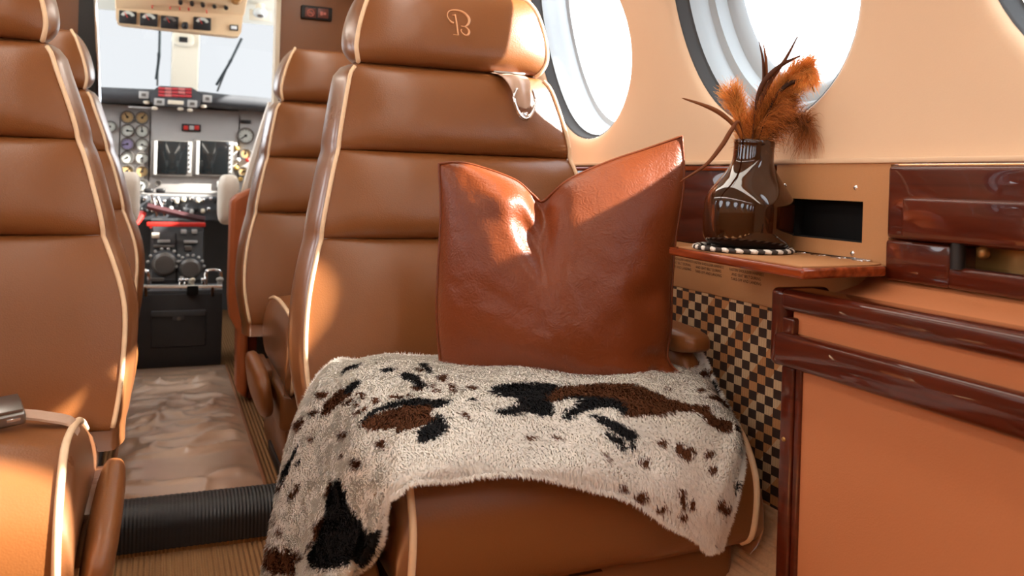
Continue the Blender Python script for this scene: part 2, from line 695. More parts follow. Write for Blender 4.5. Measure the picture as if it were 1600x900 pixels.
def round_window(i, wy, side):
    def ring(r, depth, n=64):
        return [hull(wy + r * math.cos(2 * PI * k / n), PHIC + r * math.sin(2 * PI * k / n) / RF, depth, side) for k in range(n)]
    root = struct('window_%d' % i, MB().grid([ring(WIN_R * 1.0, 0.0095), ring(WIN_R * 0.985, 0.0115), ring(WIN_R * 0.975, 0.030), ring(WIN_R * 0.955, 0.032)], True), MT['charcoal'], angle=60)
    q_ = 0.09 if abs(wy - WIN_Y[1]) < 0.01 else 0.0
    wide = abs(wy - WIN_Y[3]) < 0.01 and side > 0      # this pane sits further in, with a slim reveal
    if wide:
        obj('window_reveal', MB().grid([ring(WIN_R * 0.955, 0.031), ring(WIN_R * 0.955, 0.06)], True), MT['reveal'], root, angle=50)
    else:
        obj('window_reveal', MB().grid([ring(WIN_R * 0.955, 0.031), ring(WIN_R * 0.93, 0.045), ring(WIN_R * 0.915, 0.062), ring(WIN_R * (0.85 + q_ * 0.6), 0.066), ring(WIN_R * (0.82 + q_ * 0.8), 0.085), ring(WIN_R * (0.75 + q_), 0.088), ring(WIN_R * (0.695 + q_ * 1.7), 0.1 - q_ * 0.1)], True), MT['reveal'], root, angle=50)
    pr = ring(WIN_R * (0.955 if wide else 0.715 + q_ * 1.7), 0.059 if wide else 0.098 - q_ * 0.1)
    c = hull(wy, PHIC, 0.064 if wide else 0.104, side)
    obj('window_pane', MB().add(pr + [c], [(k, (k + 1) % 64, 64) for k in range(64)]), MT['pane'], root)
    return root


for i, wy in enumerate(WIN_Y):
    round_window(i + 1 if i < 5 else i + 10, wy, 1)
for i, wy in enumerate(WIN_Y):
    round_window(i + 20, wy, -1)

# pleated blinds, added out of view to keep sun off the seat backs
def blind(label, wy, z0, z1, off=-0.004, rad=WIN_R + 0.012, side=1):
    b = thing('window_blind', label, 'blind', hull(wy, PHIC, -0.004, side), 0, 'added blinds that block the sun')
    rows = []
    k = 0
    z = z0
    while z < z1:
        ph = math.asin((z - ZC) / RF)
        zc = ZC + (RF + off) * math.sin(PHIC)
        ph = math.asin((z - ZC) / (RF + off))
        h = math.sqrt(max(1e-5, rad ** 2 - (z - zc) ** 2))
        o = off - (0.006 if k % 2 else 0)
        rows.append([hull(wy - h, ph, o, side), hull(wy + h, ph, o, side)])
        z += 0.009
        k += 1
    obj('pleated_cloth', MB().grid(rows), MT['cream'], b, world=True, smooth=False)
    a, c = rows[0]
    obj('bottom_bar', MB().tube([a, c], 0.006, 8), MT['lgrey'], b, world=True)


blind('added sun-blocking pleated blind halfway over the window beside the vase', WIN_Y[2], 0.333, 0.463, 0.089, WIN_R * 0.78)
blind('added sun-blocking pleated blind fully closed beside the second right seat', WIN_Y[0], 0.085, 0.485)

# lower side walls
XW = 0.80
struct('trim_1', MB().box(XW, XW + 0.04, 0.3, 2.8, -0.170, -0.094, 0.002), MT['tan'])
struct('trim_2', MB().box(XW + 0.001, XW + 0.04, 0.3, 2.8, -0.450, -0.170), MT['cloth'])
led = MB()
rows = []
for k in range(97):
    t = k / 96
    dz = 0.0022 * abs(math.sin(t * 24 * PI))
    base = (0.802 - 0.15 * t, -0.446 - 0.155 * t)
    rows.append([(base[0] - dz * 0.7, y, base[1] + dz * 0.7) for y in (0.3, 0.8, 1.3, 2.8)])
led.grid(rows)
led.grid([[(0.652, y, -0.601) for y in (0.3, 2.8)], [(0.645, y, FLOOR) for y in (0.3, 2.8)]])
struct('trim_3', led, MT['carpet_l'], angle=180)
struct('trim_4', MB().box(XW - 0.006, XW + 0.03, -2.3, 2.8, 0.0335, 0.040, 0.002), MT['wall'])
struct('wall_left_lower', MB().box(-0.665, -0.63, -2.3, 2.8, FLOOR, 0.04), MT['tan'])
struct('wall_right_lower', MB().box(XW + 0.042, XW + 0.06, -2.3, 2.8, FLOOR, 0.034), MT['tan'])
struct('wall_back', MB().box(-0.70, 0.88, -2.34, -2.3, FLOOR, 0.82), MT['wall'])

# bulkhead between cabin and cockpit
def slab(poly, y0, y1):
    n = len(poly)
    v = [(x, y0, z) for x, z in poly] + [(x, y1, z) for x, z in poly]
    f = [(i, (i + 1) % n, n + (i + 1) % n, n + i) for i in range(n)] + [tuple(range(n)), tuple(range(n, 2 * n))[::-1]]
    return MB().add(v, f)


struct('wall_front_right', slab([(0.338, FLOOR), (0.86, FLOOR), (0.86, 0.5), (0.6, 0.82), (0.334, 0.86)], 2.78, 2.82), MT['seat'])
struct('wall_front_left', slab([(-0.235, FLOOR), (-0.70, FLOOR), (-0.70, 0.5), (-0.4, 0.84), (-0.235, 0.86)], 2.78, 2.82), MT['seat'])
struct('trim_5', slab([(-0.17, -0.2), (-0.236, -0.2), (-0.236, 0.86), (-0.205, 0.86), (-0.195, 0.5), (-0.178, 0.2)], 2.765, 2.83), MT['dark'])
struct('trim_6', MB().tube([(-0.200, 2.755, 0.85), (-0.193, 2.755, 0.5), (-0.174, 2.755, 0.2), (-0.166, 2.755, -0.2)], 0.005), MT['chrome'])
struct('trim_7', MB().box(0.322, 0.338, 2.77, 2.83, -0.09, 0.86, 0.004), MT['cream'])

# cockpit shell
struct('wall_cockpit_left', MB().box(-0.76, -0.74, 2.82, 4.5, FLOOR, 0.34), MT['grey'])
struct('wall_cockpit_right', MB().box(0.84, 0.88, 2.82, 4.5, FLOOR, 0.34), MT['grey'])
struct('wall_cockpit_front', MB().box(-0.78, 0.88, 4.5, 4.54, FLOOR, 0.33), MT['dgrey'])
cc = MB()
cc.add([(-0.7, 2.82, 0.80), (0.88, 2.82, 0.80), (0.88, 4.36, 0.735), (-0.7, 4.36, 0.735), (-0.7, 2.82, 0.84), (0.88, 2.82, 0.84), (0.88, 4.36, 0.775), (-0.7, 4.36, 0.775)],
       [(0, 1, 2, 3), (4, 5, 6, 7), (0, 1, 5, 4), (1, 2, 6, 5), (2, 3, 7, 6), (3, 0, 4, 7)])
struct('ceiling_cockpit', cc, MT['head'])


def shield(name, x0, x1):
    w_ = struct(name, MB().add([(x0, 4.50, 0.33), (x1, 4.50, 0.33), (x1, 4.36, 0.75), (x0, 4.36, 0.75)], [(0, 1, 2, 3)]), MT['shield'])
    fr = MB()
    b, t = Vector((0, 4.50, 0.33)), Vector((0, 4.36, 0.75))
    for xx in (x0, x1):
        fr.tube([(xx, b.y - 0.005, b.z), (xx, t.y - 0.005, t.z)], 0.006)
    obj('window_gasket', fr, MT['charcoal'], w_)
    return w_


shield('window_6', -0.74, 0.035)
shield('window_7', 0.150, 0.84)
for nm, xx in (('window_8', -0.75), ('window_9', 0.86)):
    struct(nm, MB().add([(xx, 2.82, 0.34), (xx, 4.5, 0.34), (xx, 4.36, 0.74), (xx, 2.82, 0.8)], [(0, 1, 2, 3)]), MT['pane'])
# windshield centre post with a small black compass switch
pm = struct('trim_8', MB().add([(0.030, 4.47, 0.33), (0.155, 4.47, 0.33), (0.155, 4.33, 0.75), (0.030, 4.33, 0.75), (0.030, 4.53, 0.33), (0.155, 4.53, 0.33), (0.155, 4.39, 0.75), (0.030, 4.39, 0.75)],
            [(0, 1, 2, 3), (7, 6, 5, 4), (0, 3, 7, 4), (1, 5, 6, 2), (3, 2, 6, 7), (0, 4, 5, 1)]), MT['cream'], bevel=0.008)
obj('post_cap', MB().soft((0.078, 4.35, 0.625), (0.05, 0.02, 0.035), 3), MT['cream'], pm)
obj('post_switch', MB().box(0.06, 0.098, 4.315, 4.34, 0.61, 0.634, 0.003), MT['dark'], pm)

# wood panel strip, tan panel with slot, wood rail : along the right wall
wp = thing('wood_wall_panel', 'dark burgundy wood wall panel behind the pillow and vase', 'panel', (XW, 1.4, -0.09))
obj('panel_board', MB().box(XW - 0.001, XW + 0.03, 0.952, 2.78, -0.093, 0.0325, 0.002), MT['wood'], wp, world=True)
obj('edge_strip', MB().box(XW - 0.005, XW + 0.0, 0.955, 2.78, 0.024, 0.032, 0.002), MT['wood_edge'], wp, world=True)

tp = thing('slotted_wall_panel', 'flat tan wall panel with a black rectangular slot behind the vase', 'panel', (XW, 0.84, -0.09))
sy0, sy1, sz0, sz1 = 0.793, 0.93, -0.0645, -0.0135
fp = MB()
fp.box(XW - 0.003, XW + 0.01, 0.752, 0.952, sz1, 0.0325).box(XW - 0.003, XW + 0.01, 0.752, 0.952, -0.0925, sz0)
fp.box(XW - 0.003, XW + 0.01, 0.752, sy0, sz0, sz1).box(XW - 0.003, XW + 0.01, sy1, 0.952, sz0, sz1)
obj('face_plate', fp, MT['tan'], tp, world=True)
cav = MB().box(XW + 0.028, XW + 0.03, sy0 - 0.005, sy1 + 0.005, sz0 - 0.005, sz1 + 0.005)
cav.box(XW + 0.0, XW + 0.03, sy0 - 0.004, sy0 + 0.0005, sz0, sz1).box(XW, XW + 0.03, sy1, sy1 + 0.004, sz0, sz1)
cav.box(XW + 0.0, XW + 0.03, sy0, sy1, sz0 - 0.003, sz0 + 0.0004).box(XW + 0.0, XW + 0.03, sy0, sy1, sz1 - 0.0004, sz1 + 0.003)
obj('slot_lining', cav, MT['void'], tp, world=True)
for yy, zz in ((0.806, 0.0035), (0.808, -0.0785), (0.935, 0.0035)):
    sc_ = obj('screw', MB().lathe([(0.0, 0.0045), (0.0022, 0.0042), (0.0034, 0.003)], (XW, yy, zz), 12, 'x'), MT['chrome'], tp, world=True)
    obj('screw_slot', MB().box(XW - 0.0052, XW - 0.004, yy - 0.0016, yy + 0.0016, zz - 0.0004, zz + 0.0004), MT['dark'], sc_, world=True)

wr = thing('wood_side_rail', 'glossy burgundy wood rail with raised board and brass-lined slot at right', 'panel', (0.79, 0.4, -0.1))
rb = MB().box(0.785, 0.84, -0.3, 0.746, -0.0555, 0.031, 0.006, 3)
obj('rail_board', rb, MT['wood'], wr, world=True)
obj('rail_end', MB().box(0.785, 0.84, 0.658, 0.746, -0.103, -0.056, 0.004, 3), MT['wood'], wr, world=True)
obj('rail_bottom', MB().box(0.785, 0.84, -0.3, 0.66, -0.103, -0.079, 0.004, 3), MT['wood'], wr, world=True)
obj('raised_board', MB().box(0.776, 0.787, -0.3, 0.716, -0.053, -0.006, 0.004, 3), MT['wood'], wr, world=True)
obj('slot_lining', MB().box(0.825, 0.838, -0.3, 0.66, -0.082, -0.054), MT['brass'], wr, world=True)
sb_ = MB().tube([(0.788, 0.650, -0.053), (0.788, 0.650, -0.081)], 0.0075, 14)
sb_.tube([(0.790, 0.650, -0.081), (0.790, -0.3, -0.081)], 0.0025, 8)
lab(obj('slot_bezel', sb_, MT['dark'], wr, world=True), 'glossy black rounded slot bezel')
obj('slot_catch', MB().soft((0.806, 0.634, -0.062), (0.006, 0.006, 0.007), 2.5), MT['brass'], wr, world=True)

# placards under the shelf
for (px_, yy, zz) in ((0, 1.016, -0.132), (1, 1.109, -0.131), (2, 1.190, -0.130)):
    Mx = Matrix.Translation((XW - 0.0006, yy, zz)) @ Matrix(((0, 0, -1), (-1, 0, 0), (0, 1, 0))).to_4x4() @ Matrix.Diagonal((1.0, 1.0, 1, 1))
    pl = thing('placard', ['printed harness placard under the right end of the shelf', 'printed harness placard in the middle under the shelf', 'printed harness placard half hidden beside the pillow'][px_], 'placard', (XW - 0.0005, yy, zz - 0.012), 0, 'harness placards on the tan wall')
    me = text_mesh('FASTEN SHOULDER HARNESS\nAND SEAT BELT DURING\nTAKE-OFF AND LANDING', 0.0060, Mx)
    obj('lettering', me, MT['ink'], pl, world=True, smooth=False)

# hinged shelf
sh = thing('fold_out_shelf', 'small tan fold-out shelf with glossy wood edge under the vase', 'shelf', (0.73, 0.95, -0.0985))
poly = [(0.645, 0.724), (0.776, 0.735), (0.797, 0.752), (0.797, 1.02), (0.661, 1.012), (0.656, 0.95)]
obj('shelf_board', MB().prism(poly, -0.0985, -0.0868), MT['wood_edge'], sh, world=True, bevel=0.003)
c0 = (0.73, 0.98)
inner = [(0.655, 0.737), (0.772, 0.746), (0.793, 0.758), (0.793, 1.01), (0.671, 1.002), (0.666, 0.95)]
obj('top_inlay', MB().prism(inner, -0.0875, -0.0858), MT['tan'], sh, world=True)
hg = obj('piano_hinge', MB().tube([(0.7945, 0.775, -0.0850), (0.7945, 1.01, -0.0850)], 0.0022, 8), MT['chrome'], sh, world=True)
for k in range(6):
    obj('hinge_leaf', MB().box(0.784, 0.795, 0.778 + k * 0.036, 0.796 + k * 0.036, -0.0862, -0.0843, 0.0005), MT['chrome'], hg, world=True)

# side cabinet and the table folded into it
cb = thing('side_cabinet', 'orange tan leather side cabinet with wood posts at the right edge', 'cabinet', (0.74, 0.4, FLOOR))
obj('face_panel', MB().box(0.703, 0.73, -0.3, 0.783, FLOOR, -0.212), MT['cab'], cb, world=True)
obj('carcass', MB().box(0.73, 0.80, -0.3, 0.80, FLOOR, -0.22), MT['wood'], cb, world=True)
obj('post', MB().box(0.697, 0.80, 0.794, 0.815, FLOOR, -0.2125, 0.003, 3), MT['wood'], cb, world=True)
obj('post', MB().box(0.699, 0.80, 0.783, 0.7925, FLOOR, -0.2125, 0.0025, 3), MT['wood'], cb, world=True)
obj('screw', MB().lathe([(0.0, 0.004), (0.002, 0.0038), (0.003, 0.002)], (0.698, 0.805, -0.30), 10, 'x'), MT['brass'], cb, world=True)
sl = MB()
sl.grid([[(0.7355, y, -0.1225), (0.75, y, -0.121), (0.78, y, -0.114), (0.80, y, -0.100)] for y in (-0.3, 0.2, 0.78)])
obj('leather_sill', sl, MT['cab'], cb, world=True)
tb = thing('stowed_table', 'glossy burgundy table slab with leather groove folded into the cabinet top', 'table', (0.69, 0.4, -0.212))
obj('upper_rail', MB().box(0.684, 0.735, -0.3, 0.806, -0.145, -0.119, 0.008, 4), MT['wood'], tb, world=True)
obj('groove_lining', MB().box(0.694, 0.73, -0.3, 0.792, -0.171, -0.143), MT['cab'], tb, world=True)
obj('lower_slab', MB().box(0.682, 0.76, -0.3, 0.815, -0.211, -0.170, 0.008, 4), MT['wood'], tb, world=True)
obj('end_cap', MB().box(0.684, 0.76, 0.800, 0.824, -0.212, -0.119, 0.008, 4), MT['wood'], tb, world=True)
obj('end_step', MB().box(0.686, 0.72, 0.783, 0.803, -0.172, -0.152, 0.003, 3), MT['wood'], tb, world=True)

# floor runner, spar step, edging strips
rn = MB()
rows = []
NI, NJ = 150, 50
for i in range(NI + 1):
    t = i / NI
    y = 1.72 + t * (3.19 - 1.72)
    row = []
    for j in range(NJ + 1):
        u = j / NJ
        x = -0.079 + u * 0.311
        ed = min(1, 8 * u * (1 - u), 12 * t + 0.1, 7 * (1 - t))
        a = y + 0.09 * vnoise(u * 2.3 + 4, y * 4) + 0.012 * vnoise(u * 8, y * 14)
        big = vnoise(u * 1.5 + 3, a * 9) + 0.6 * vnoise(u * 2.2 + 8, a * 21)
        crest = (1 - abs(2 * vnoise(u * 1.8 + 17, a * 12))) ** 5 + 0.6 * (1 - abs(2 * vnoise(u * 2.6 + 29, a * 19))) ** 6
        z = FLOOR + 0.006 + ed * (0.006 * (big + 0.5) + 0.014 * crest + 0.0012 * vnoise(u * 9, a * 46))
        row.append((x, y, z))
    rows.append(row)
rn.grid(rows)
ru = thing('floor_runner', 'wrinkled shiny brown vinyl runner along the aisle floor', 'runner', (0.07, 2.4, FLOOR))
obj('runner_sheet', rn, MT['runner'], ru, world=True, angle=180)
for xx in (-0.083, 0.234):
    obj('bound_edge', MB().tube([(xx, 1.73, FLOOR + 0.005), (xx, 2.4, FLOOR + 0.006), (xx, 3.19, FLOOR + 0.005)], 0.005, 8), MT['seam'], ru, world=True)

st = thing('spar_step', 'black ribbed rubber step across the aisle floor', 'step', (0.07, 1.70, FLOOR))
prof = [(1.775, FLOOR), (1.765, -0.645), (1.75, -0.626), (1.72, -0.619), (1.69, -0.622), (1.667, -0.634), (1.658, -0.655), (1.656, -0.692)]
sx_ = [-0.16 + 0.48 * k / 2 for k in range(3)]
fine = []
for q in range(97):
    xx = -0.16 + 0.48 * q / 96
    fine.append([(xx, y, z + (0.0012 if q % 2 else 0)) for y, z in prof])
obj('rubber_tread', MB().grid(fine), MT['rubber'], st, world=True, angle=180)
obj('carpet_riser', MB().box(-0.16, 0.32, 1.660, 1.70, FLOOR, -0.690), MT['stepface'], st, world=True)


# ------------------------------------------------------------------ cabin seats (they face the camera)
SL = 0.28                                  # recline


def make_seat(label, s, eL, eR, hL, hR, cush, pad_z, loc, monogram=True, drop=0.0):
    """s = -1: the aisle is on the -x side. eL/eR backrest half widths, hL/hR headrest half widths (local z)"""
    t = thing('cabin_chair', label, 'chair', loc, 0, 'tan leather cabin seats')
    H0, HT = 0.30, 0.902
    yf = lambda h: SL * (h - H0)
    seams = [H0, 0.592, 0.745, HT]
    BUL = [0.030, 0.034, 0.036]

    def bul(h):
        for k in range(3):
            if h <= seams[k + 1] + 1e-9:
                v = (h - seams[k]) / (seams[k + 1] - seams[k]) * 2 - 1
                return BUL[k] * max(0.0, 1 - abs(v) ** 3.2) ** 0.55
        return 0
    # three stuffed panels
    for k in range(3):
        a, b = seams[k], seams[k + 1]
        rows = []
        nv, nu = 26, 30
        for i in range(nv + 1):
            q = i / nv
            v = math.copysign(1 - (1 - abs(q * 2 - 1)) ** 1.9, q * 2 - 1)
            h = a + (b - a) * (v + 1) / 2
            bb = BUL[k] * max(0.0, 1 - abs(v) ** 3.2) ** 0.55
            row = []
            for j in range(nu + 1):
                u = j / nu * 2 - 1
                el, er = eL(h) + 0.16 * (bb - 0.03), eR(h) + 0.16 * (bb - 0.03)
                x = -el + (el + er) * (u + 1) / 2
                g = 0.35 + 0.65 * (1 - abs(u) ** 3.5)
                wr = 0.0022 * vnoise(u * 9 + 31 * k, v * 2.2 + 7) * (1 - abs(v)) ** 0.3
                pk = 0.0035 * max(0, abs(v) - 0.55) * math.sin(u * 55 + 6 * vnoise(u * 6, k)) * max(0, abs(u) - 0.35)
                row.append((x, yf(h) - bb * g + wr + pk, h))
            rows.append(row)
        rows = [[(x, SL * (z - H0) + 0.02, z) for x, y, z in rows[0]]] + rows + [[(x, SL * (z - H0) + 0.02, z) for x, y, z in rows[-1]]]
        obj('back_panel', MB().grid(rows), MT['seat'], t, angle=180)
    # shell with bulged gussets
    rows = []
    for i in range(41):
        h = H0 - 0.03 + (HT - H0 + 0.03) * i / 40
        hh = max(h, H0)
        L, R = eL(hh) + 0.16 * (bul(hh) - 0.03), eR(hh) + 0.16 * (bul(hh) - 0.03)
        yp = yf(h) - 0.35 * bul(hh)
        ring = [(R, yp + 0.004, h), (R + 0.008, yp + 0.010, h)]
        for q in range(1, 8):
            a = q / 8
            ring.append((R + 0.022 * math.sin(PI * a) ** 0.6 * (1 - 0.2 * a), yp + 0.010 + 0.12 * a, h))
        yb = yp + 0.145
        ring += [(R - 0.03, yb, h), (0, yb + 0.012, h), (-L + 0.03, yb, h)]
        for q in range(7, 0, -1):
            a = q / 8
            ring.append((-L - 0.022 * math.sin(PI * a) ** 0.6 * (1 - 0.2 * a), yp + 0.010 + 0.12 * a, h))
        ring += [(-L - 0.008, yp + 0.010, h), (-L, yp + 0.004, h)]
        rows.append(ring)
    top = rows[-1]
    cy = sum(p[1] for p in top) / len(top)
    rows.append([(p[0] * 0.9, cy + (p[1] - cy) * 0.85, p[2] + 0.008) for p in top])
    mb = MB().grid(rows, True)
    mb.cap(rows[-1]).cap(rows[0], True)
    obj('seat_shell', mb, MT['seat_side'], t, angle=60)
    for e, sg in ((eL, -1), (eR, 1)):
        pts = []
        for i in range(61):
            h = H0 + 0.005 + (HT - H0 - 0.01) * i / 60
            pts.append((sg * (e(h) + 0.16 * (bul(h) - 0.03) + 0.002), yf(h) - 0.35 * bul(h) - 0.001, h))
        obj('piping', MB().tube(pts, 0.0038, 8), MT['piping'], t, angle=180)
    # headrest
    A, B = 0.908, 1.065
    rows = []
    yh = lambda h: yf(h) + 0.006
    for i in range(25):
        q = i / 24 * 2 - 1
        v = math.copysign(1 - (1 - abs(q)) ** 1.8, q)
        h = A + (B - A) * (v + 1) / 2
        bb = 0.042 * max(0.0, 1 - abs(v) ** 2.6) ** 0.5
        row = []
        for j in range(31):
            u = j / 30 * 2 - 1
            x = -hL(h) + (hL(h) + hR(h)) * (u + 1) / 2
            row.append((x, yh(h) - bb * (0.5 + 0.5 * (1 - abs(u) ** 4)) + 0.0015 * vnoise(u * 7 + 3, v * 3), h))
        rows.append(row)
    rows = [[(x, yh(z) + 0.02, z) for x, y, z in rows[0]]] + rows + [[(x, yh(z) + 0.02, z) for x, y, z in rows[-1]]]
    hd = obj('headrest', MB().grid(rows), MT['seat'], t, angle=180)
    rows = []
    for i in range(25):
        q = i / 24 * 2 - 1
        v = math.copysign(1 - (1 - abs(q)) ** 1.8, q)
        h = A + (B - A) * (v + 1) / 2
        bb = 0.042 * max(0.0, 1 - abs(v) ** 2.6) ** 0.5
        k = max(0.0, 1 - abs(v) ** 2.6) ** 0.5
        L, R = hL(h), hR(h)
        yp = yh(h) - 0.5 * bb + 0.003
        ring = [(R, yp, h)]
        dp = 0.03 + 0.075 * k
        for q2 in range(1, 7):
            a = q2 / 7
            ring.append((R + 0.02 * k * math.sin(PI * a) ** 0.7, yp + dp * a, h))
        ring += [(R - 0.025, yp + dp, h), (0, yp + dp + 0.015 * k, h), (-L + 0.025, yp + dp, h)]
        for q2 in range(6, 0, -1):
            a = q2 / 7
            ring.append((-L - 0.02 * k * math.sin(PI * a) ** 0.7, yp + dp * a, h))
        ring.append((-L, yp, h))
        rows.append(ring)
    mb = MB().grid(rows, True)
    mb.cap(rows[-1]).cap(rows[0], True)
    obj('headrest_gusset', mb, MT['seat_side'], hd, angle=60)
    for e, sg in ((hL, -1), (hR, 1)):
        pts = []
        for i in range(41):
            q = i / 40 * 2 - 1
            v = math.copysign(1 - (1 - abs(q)) ** 1.8, q)
            h = A + (B - A) * (v + 1) / 2
            bb = 0.042 * max(0.0, 1 - abs(v) ** 2.6) ** 0.5
            pts.append((sg * (e(h) + 0.0015), yh(h) - 0.5 * bb, h))
        obj('headrest_piping', MB().tube(pts, 0.0042, 8), MT['piping'], hd, angle=180)
    for xx in (-0.06, 0.06):
        obj('headrest_post', MB().tube([(xx, yf(0.88) + 0.06, 0.86), (xx, yf(0.93) + 0.06, 0.94)], 0.008, 10), MT['chrome'], t)
    if monogram:
        sc = 0.0000795
        strokes = [([(425, 490, 30), (370, 470, 32), (320, 420, 20), (283, 340, 14), (300, 240, 14), (370, 180, 20), (480, 155, 26), (620, 160, 30), (740, 220, 36), (820, 330, 42), (815, 430, 38), (760, 510, 26), (690, 542, 12), (610, 540, 10)], 40),
                   ([(690, 542, 12), (770, 590, 22), (805, 670, 32), (770, 745, 32), (700, 762, 26), (625, 710, 18), (600, 650, 14), (618, 620, 16)], 26),
                   ([(400, 296, 8), (455, 285, 14), (480, 268, 16)], 6),
                   ([(480, 268, 22), (497, 450, 26), (512, 620, 24), (525, 780, 24)], 10), ([(400, 776, 8), (470, 772, 10), (525, 776, 14)], 6)]
        mm = MB()
        for pts, n in strokes:
            pp = spline(pts, n)
            P3, rr = [], []
            for a, b, r in pp:
                x = (a - 560) * sc + 0.012
                h = 0.995 - (b - 460) * sc
                v = (h - A) / (B - A) * 2 - 1
                P3.append((x, yh(h) - 0.042 * max(0, 1 - abs(v) ** 2.6) ** 0.5 - 0.0002, h))
                rr.append(max(0.0008, r * sc * 0.85))
            mm.tube(P3, rr, 8)
        lab(obj('monogram', mm, MT['monogram'], hd, angle=180), 'embossed ornate letter B')
    # cushion
    e = 0.232
    z0 = 0.40 - pad_z * 0
    pr = [(-0.02, 0.37), (-0.10, 0.385), (-0.22 * cush / 0.45, 0.392), (-cush + 0.07, 0.384), (-cush + 0.025, 0.364), (-cush - 0.002, 0.325), (-cush - 0.008, 0.285), (-cush, 0.24), (-cush + 0.02, 0.222)]
    pr = [(y, z - drop * max(0.0, y + cush - 0.10) / (cush - 0.10)) for y, z in pr]
    pr = spline(pr, 40)
    rows = []
    for y, z in pr:
        row = []
        for j in range(31):
            u = j / 30 * 2 - 1
            cr = 0.016 * (1 - abs(u) ** 2.5)
            n_ = Vector((0, -0.5 if y < -cush + 0.05 else 0, 1)).normalized()
            wr = 0.002 * vnoise(u * 6 + 5, y * 18)
            row.append((u * e, y + (n_.y * cr if y < -cush + 0.06 else 0) + wr, z + cr * (1 if y > -cush + 0.05 else 0.35) * min(1, (z - 0.22) / 0.08) + wr))
        rows.append(row)
    mb = MB().grid(rows)
    mb.grid([[(u * e * 0.1 * 10 / 10, y, 0.215) for u in (-1, 0, 1)] for y in (-cush + 0.02, -0.0)])
    cu = obj('seat_cushion', mb, MT['seat'], t, angle=180)
    for sg in (-1, 1):
        edge = [(sg * e, y, z) for y, z in pr]
        base = [(sg * e, y * 0.98 - 0.002, 0.215) for y, z in pr]
        rows = []
        for k in range(9):
            a = k / 8
            rows.append([((sg * (e + 0.018 * math.sin(PI * a) ** 0.6)), p[1] * (1 - a) + b_[1] * a, p[2] * (1 - a) + b_[2] * a) for p, b_ in zip(edge, base)])
        obj('cushion_gusset', MB().grid(rows), MT['seat_side'], cu, angle=180)
        obj('cushion_piping', MB().tube([(sg * (e + 0.001), y - 0.001, z + 0.001) for y, z in pr], 0.0046, 8), MT['piping'], cu, angle=180)
    # base, stowed aisle armrest, outboard armrest
    bs = MB().box(-0.235, 0.235, -cush + 0.035, -0.02, 0.135, 0.218, 0.012, 3)
    bs.box(-0.215, 0.215, -cush + 0.09, 0.04, 0.0, 0.14, 0.008, 2)
    obj('seat_base', bs, MT['seat'], t)
    for (xx, yy) in ((-0.19, -cush + 0.15), (0.19, -cush + 0.15)):
        obj('foot', MB().box(xx - 0.03, xx + 0.03, yy - 0.05, yy + 0.2, -0.0, 0.03, 0.006), MT['dark'], t)
    Mr = Matrix.Rotation(s * 0.15, 4, 'Y')
    pc = (-0.266 if s < 0 else 0.270, -0.27 * cush / 0.45, pad_z)
    Mp = Matrix.Translation(pc) @ Mr @ Matrix.Translation((-pc[0], -pc[1], -pc[2]))
    obj('stowed_armrest', MB().soft(pc, (0.019, 0.17, 0.056), 3.2, 10, Mp), MT['seat'], t, angle=180)
    obj('armrest_bracket', MB().box(s * 0.25 - 0.02, s * 0.25 + 0.02, -0.24, -0.05, pad_z - 0.05, pad_z + 0.02, 0.006), MT['seat_side'], t)
    ox = -s * 0.233
    obj('outboard_armrest', MB().soft((ox, -0.16, 0.468), (0.034, 0.175, 0.020), 3.4, 10).soft((ox + s * -0.002, -0.17, 0.40), (0.022, 0.145, 0.062), 4, 8), MT['seat'], t, angle=180)
    return t


hz = [0.26, 0.30, 0.40, 0.49, 0.594, 0.743, 0.862, 0.889, 0.912]
eR_ = crv(hz, [0.256, 0.262, 0.275, 0.270, 0.249, 0.217, 0.194, 0.188, 0.172])
eR_out = crv(hz, [0.240, 0.246, 0.262, 0.262, 0.256, 0.236, 0.208, 0.199, 0.180])
hR_in = crv([0.90, 0.915, 0.94, 0.99, 1.04, 1.065, 1.08], [0.168, 0.175, 0.178, 0.168, 0.150, 0.136, 0.13])
hR_out = crv([0.90, 0.915, 0.94, 0.99, 1.04, 1.065, 1.08], [0.170, 0.188, 0.200, 0.198, 0.186, 0.172, 0.16])
seat_main = make_seat('tan leather cabin seat under the cowhide throw and leather pillow', -1, eR_, eR_out, hR_in, hR_out, 0.455, 0.215, (0.500, 1.36, FLOOR))
seat_r2 = dup(seat_main, (0.487, 2.30, FLOOR), 'tan leather seat behind the throw-covered seat, before the right bulkhead')
for ch in seat_r2.children:
    if ch.name.startswith('seat_cushion'):
        ch.location.x += 0.018
eL_ = crv(hz, [0.262, 0.268, 0.276, 0.274, 0.243, 0.200, 0.158, 0.150, 0.136])
hL_ = crv([0.90, 0.915, 0.94, 0.99, 1.04, 1.065, 1.08], [0.132, 0.138, 0.140, 0.128, 0.110, 0.096, 0.09])
seat_left = make_seat('large tan leather seat at left edge with sunlit cushion front', 1, eL_, eL_, hL_, hL_, 0.40, 0.245, (-0.325, 1.42, FLOOR), True, 0.065)
seat_l2 = dup(seat_left, (-0.330, 2.32, FLOOR), 'tan leather seat standing behind the left edge seat near the cockpit opening')

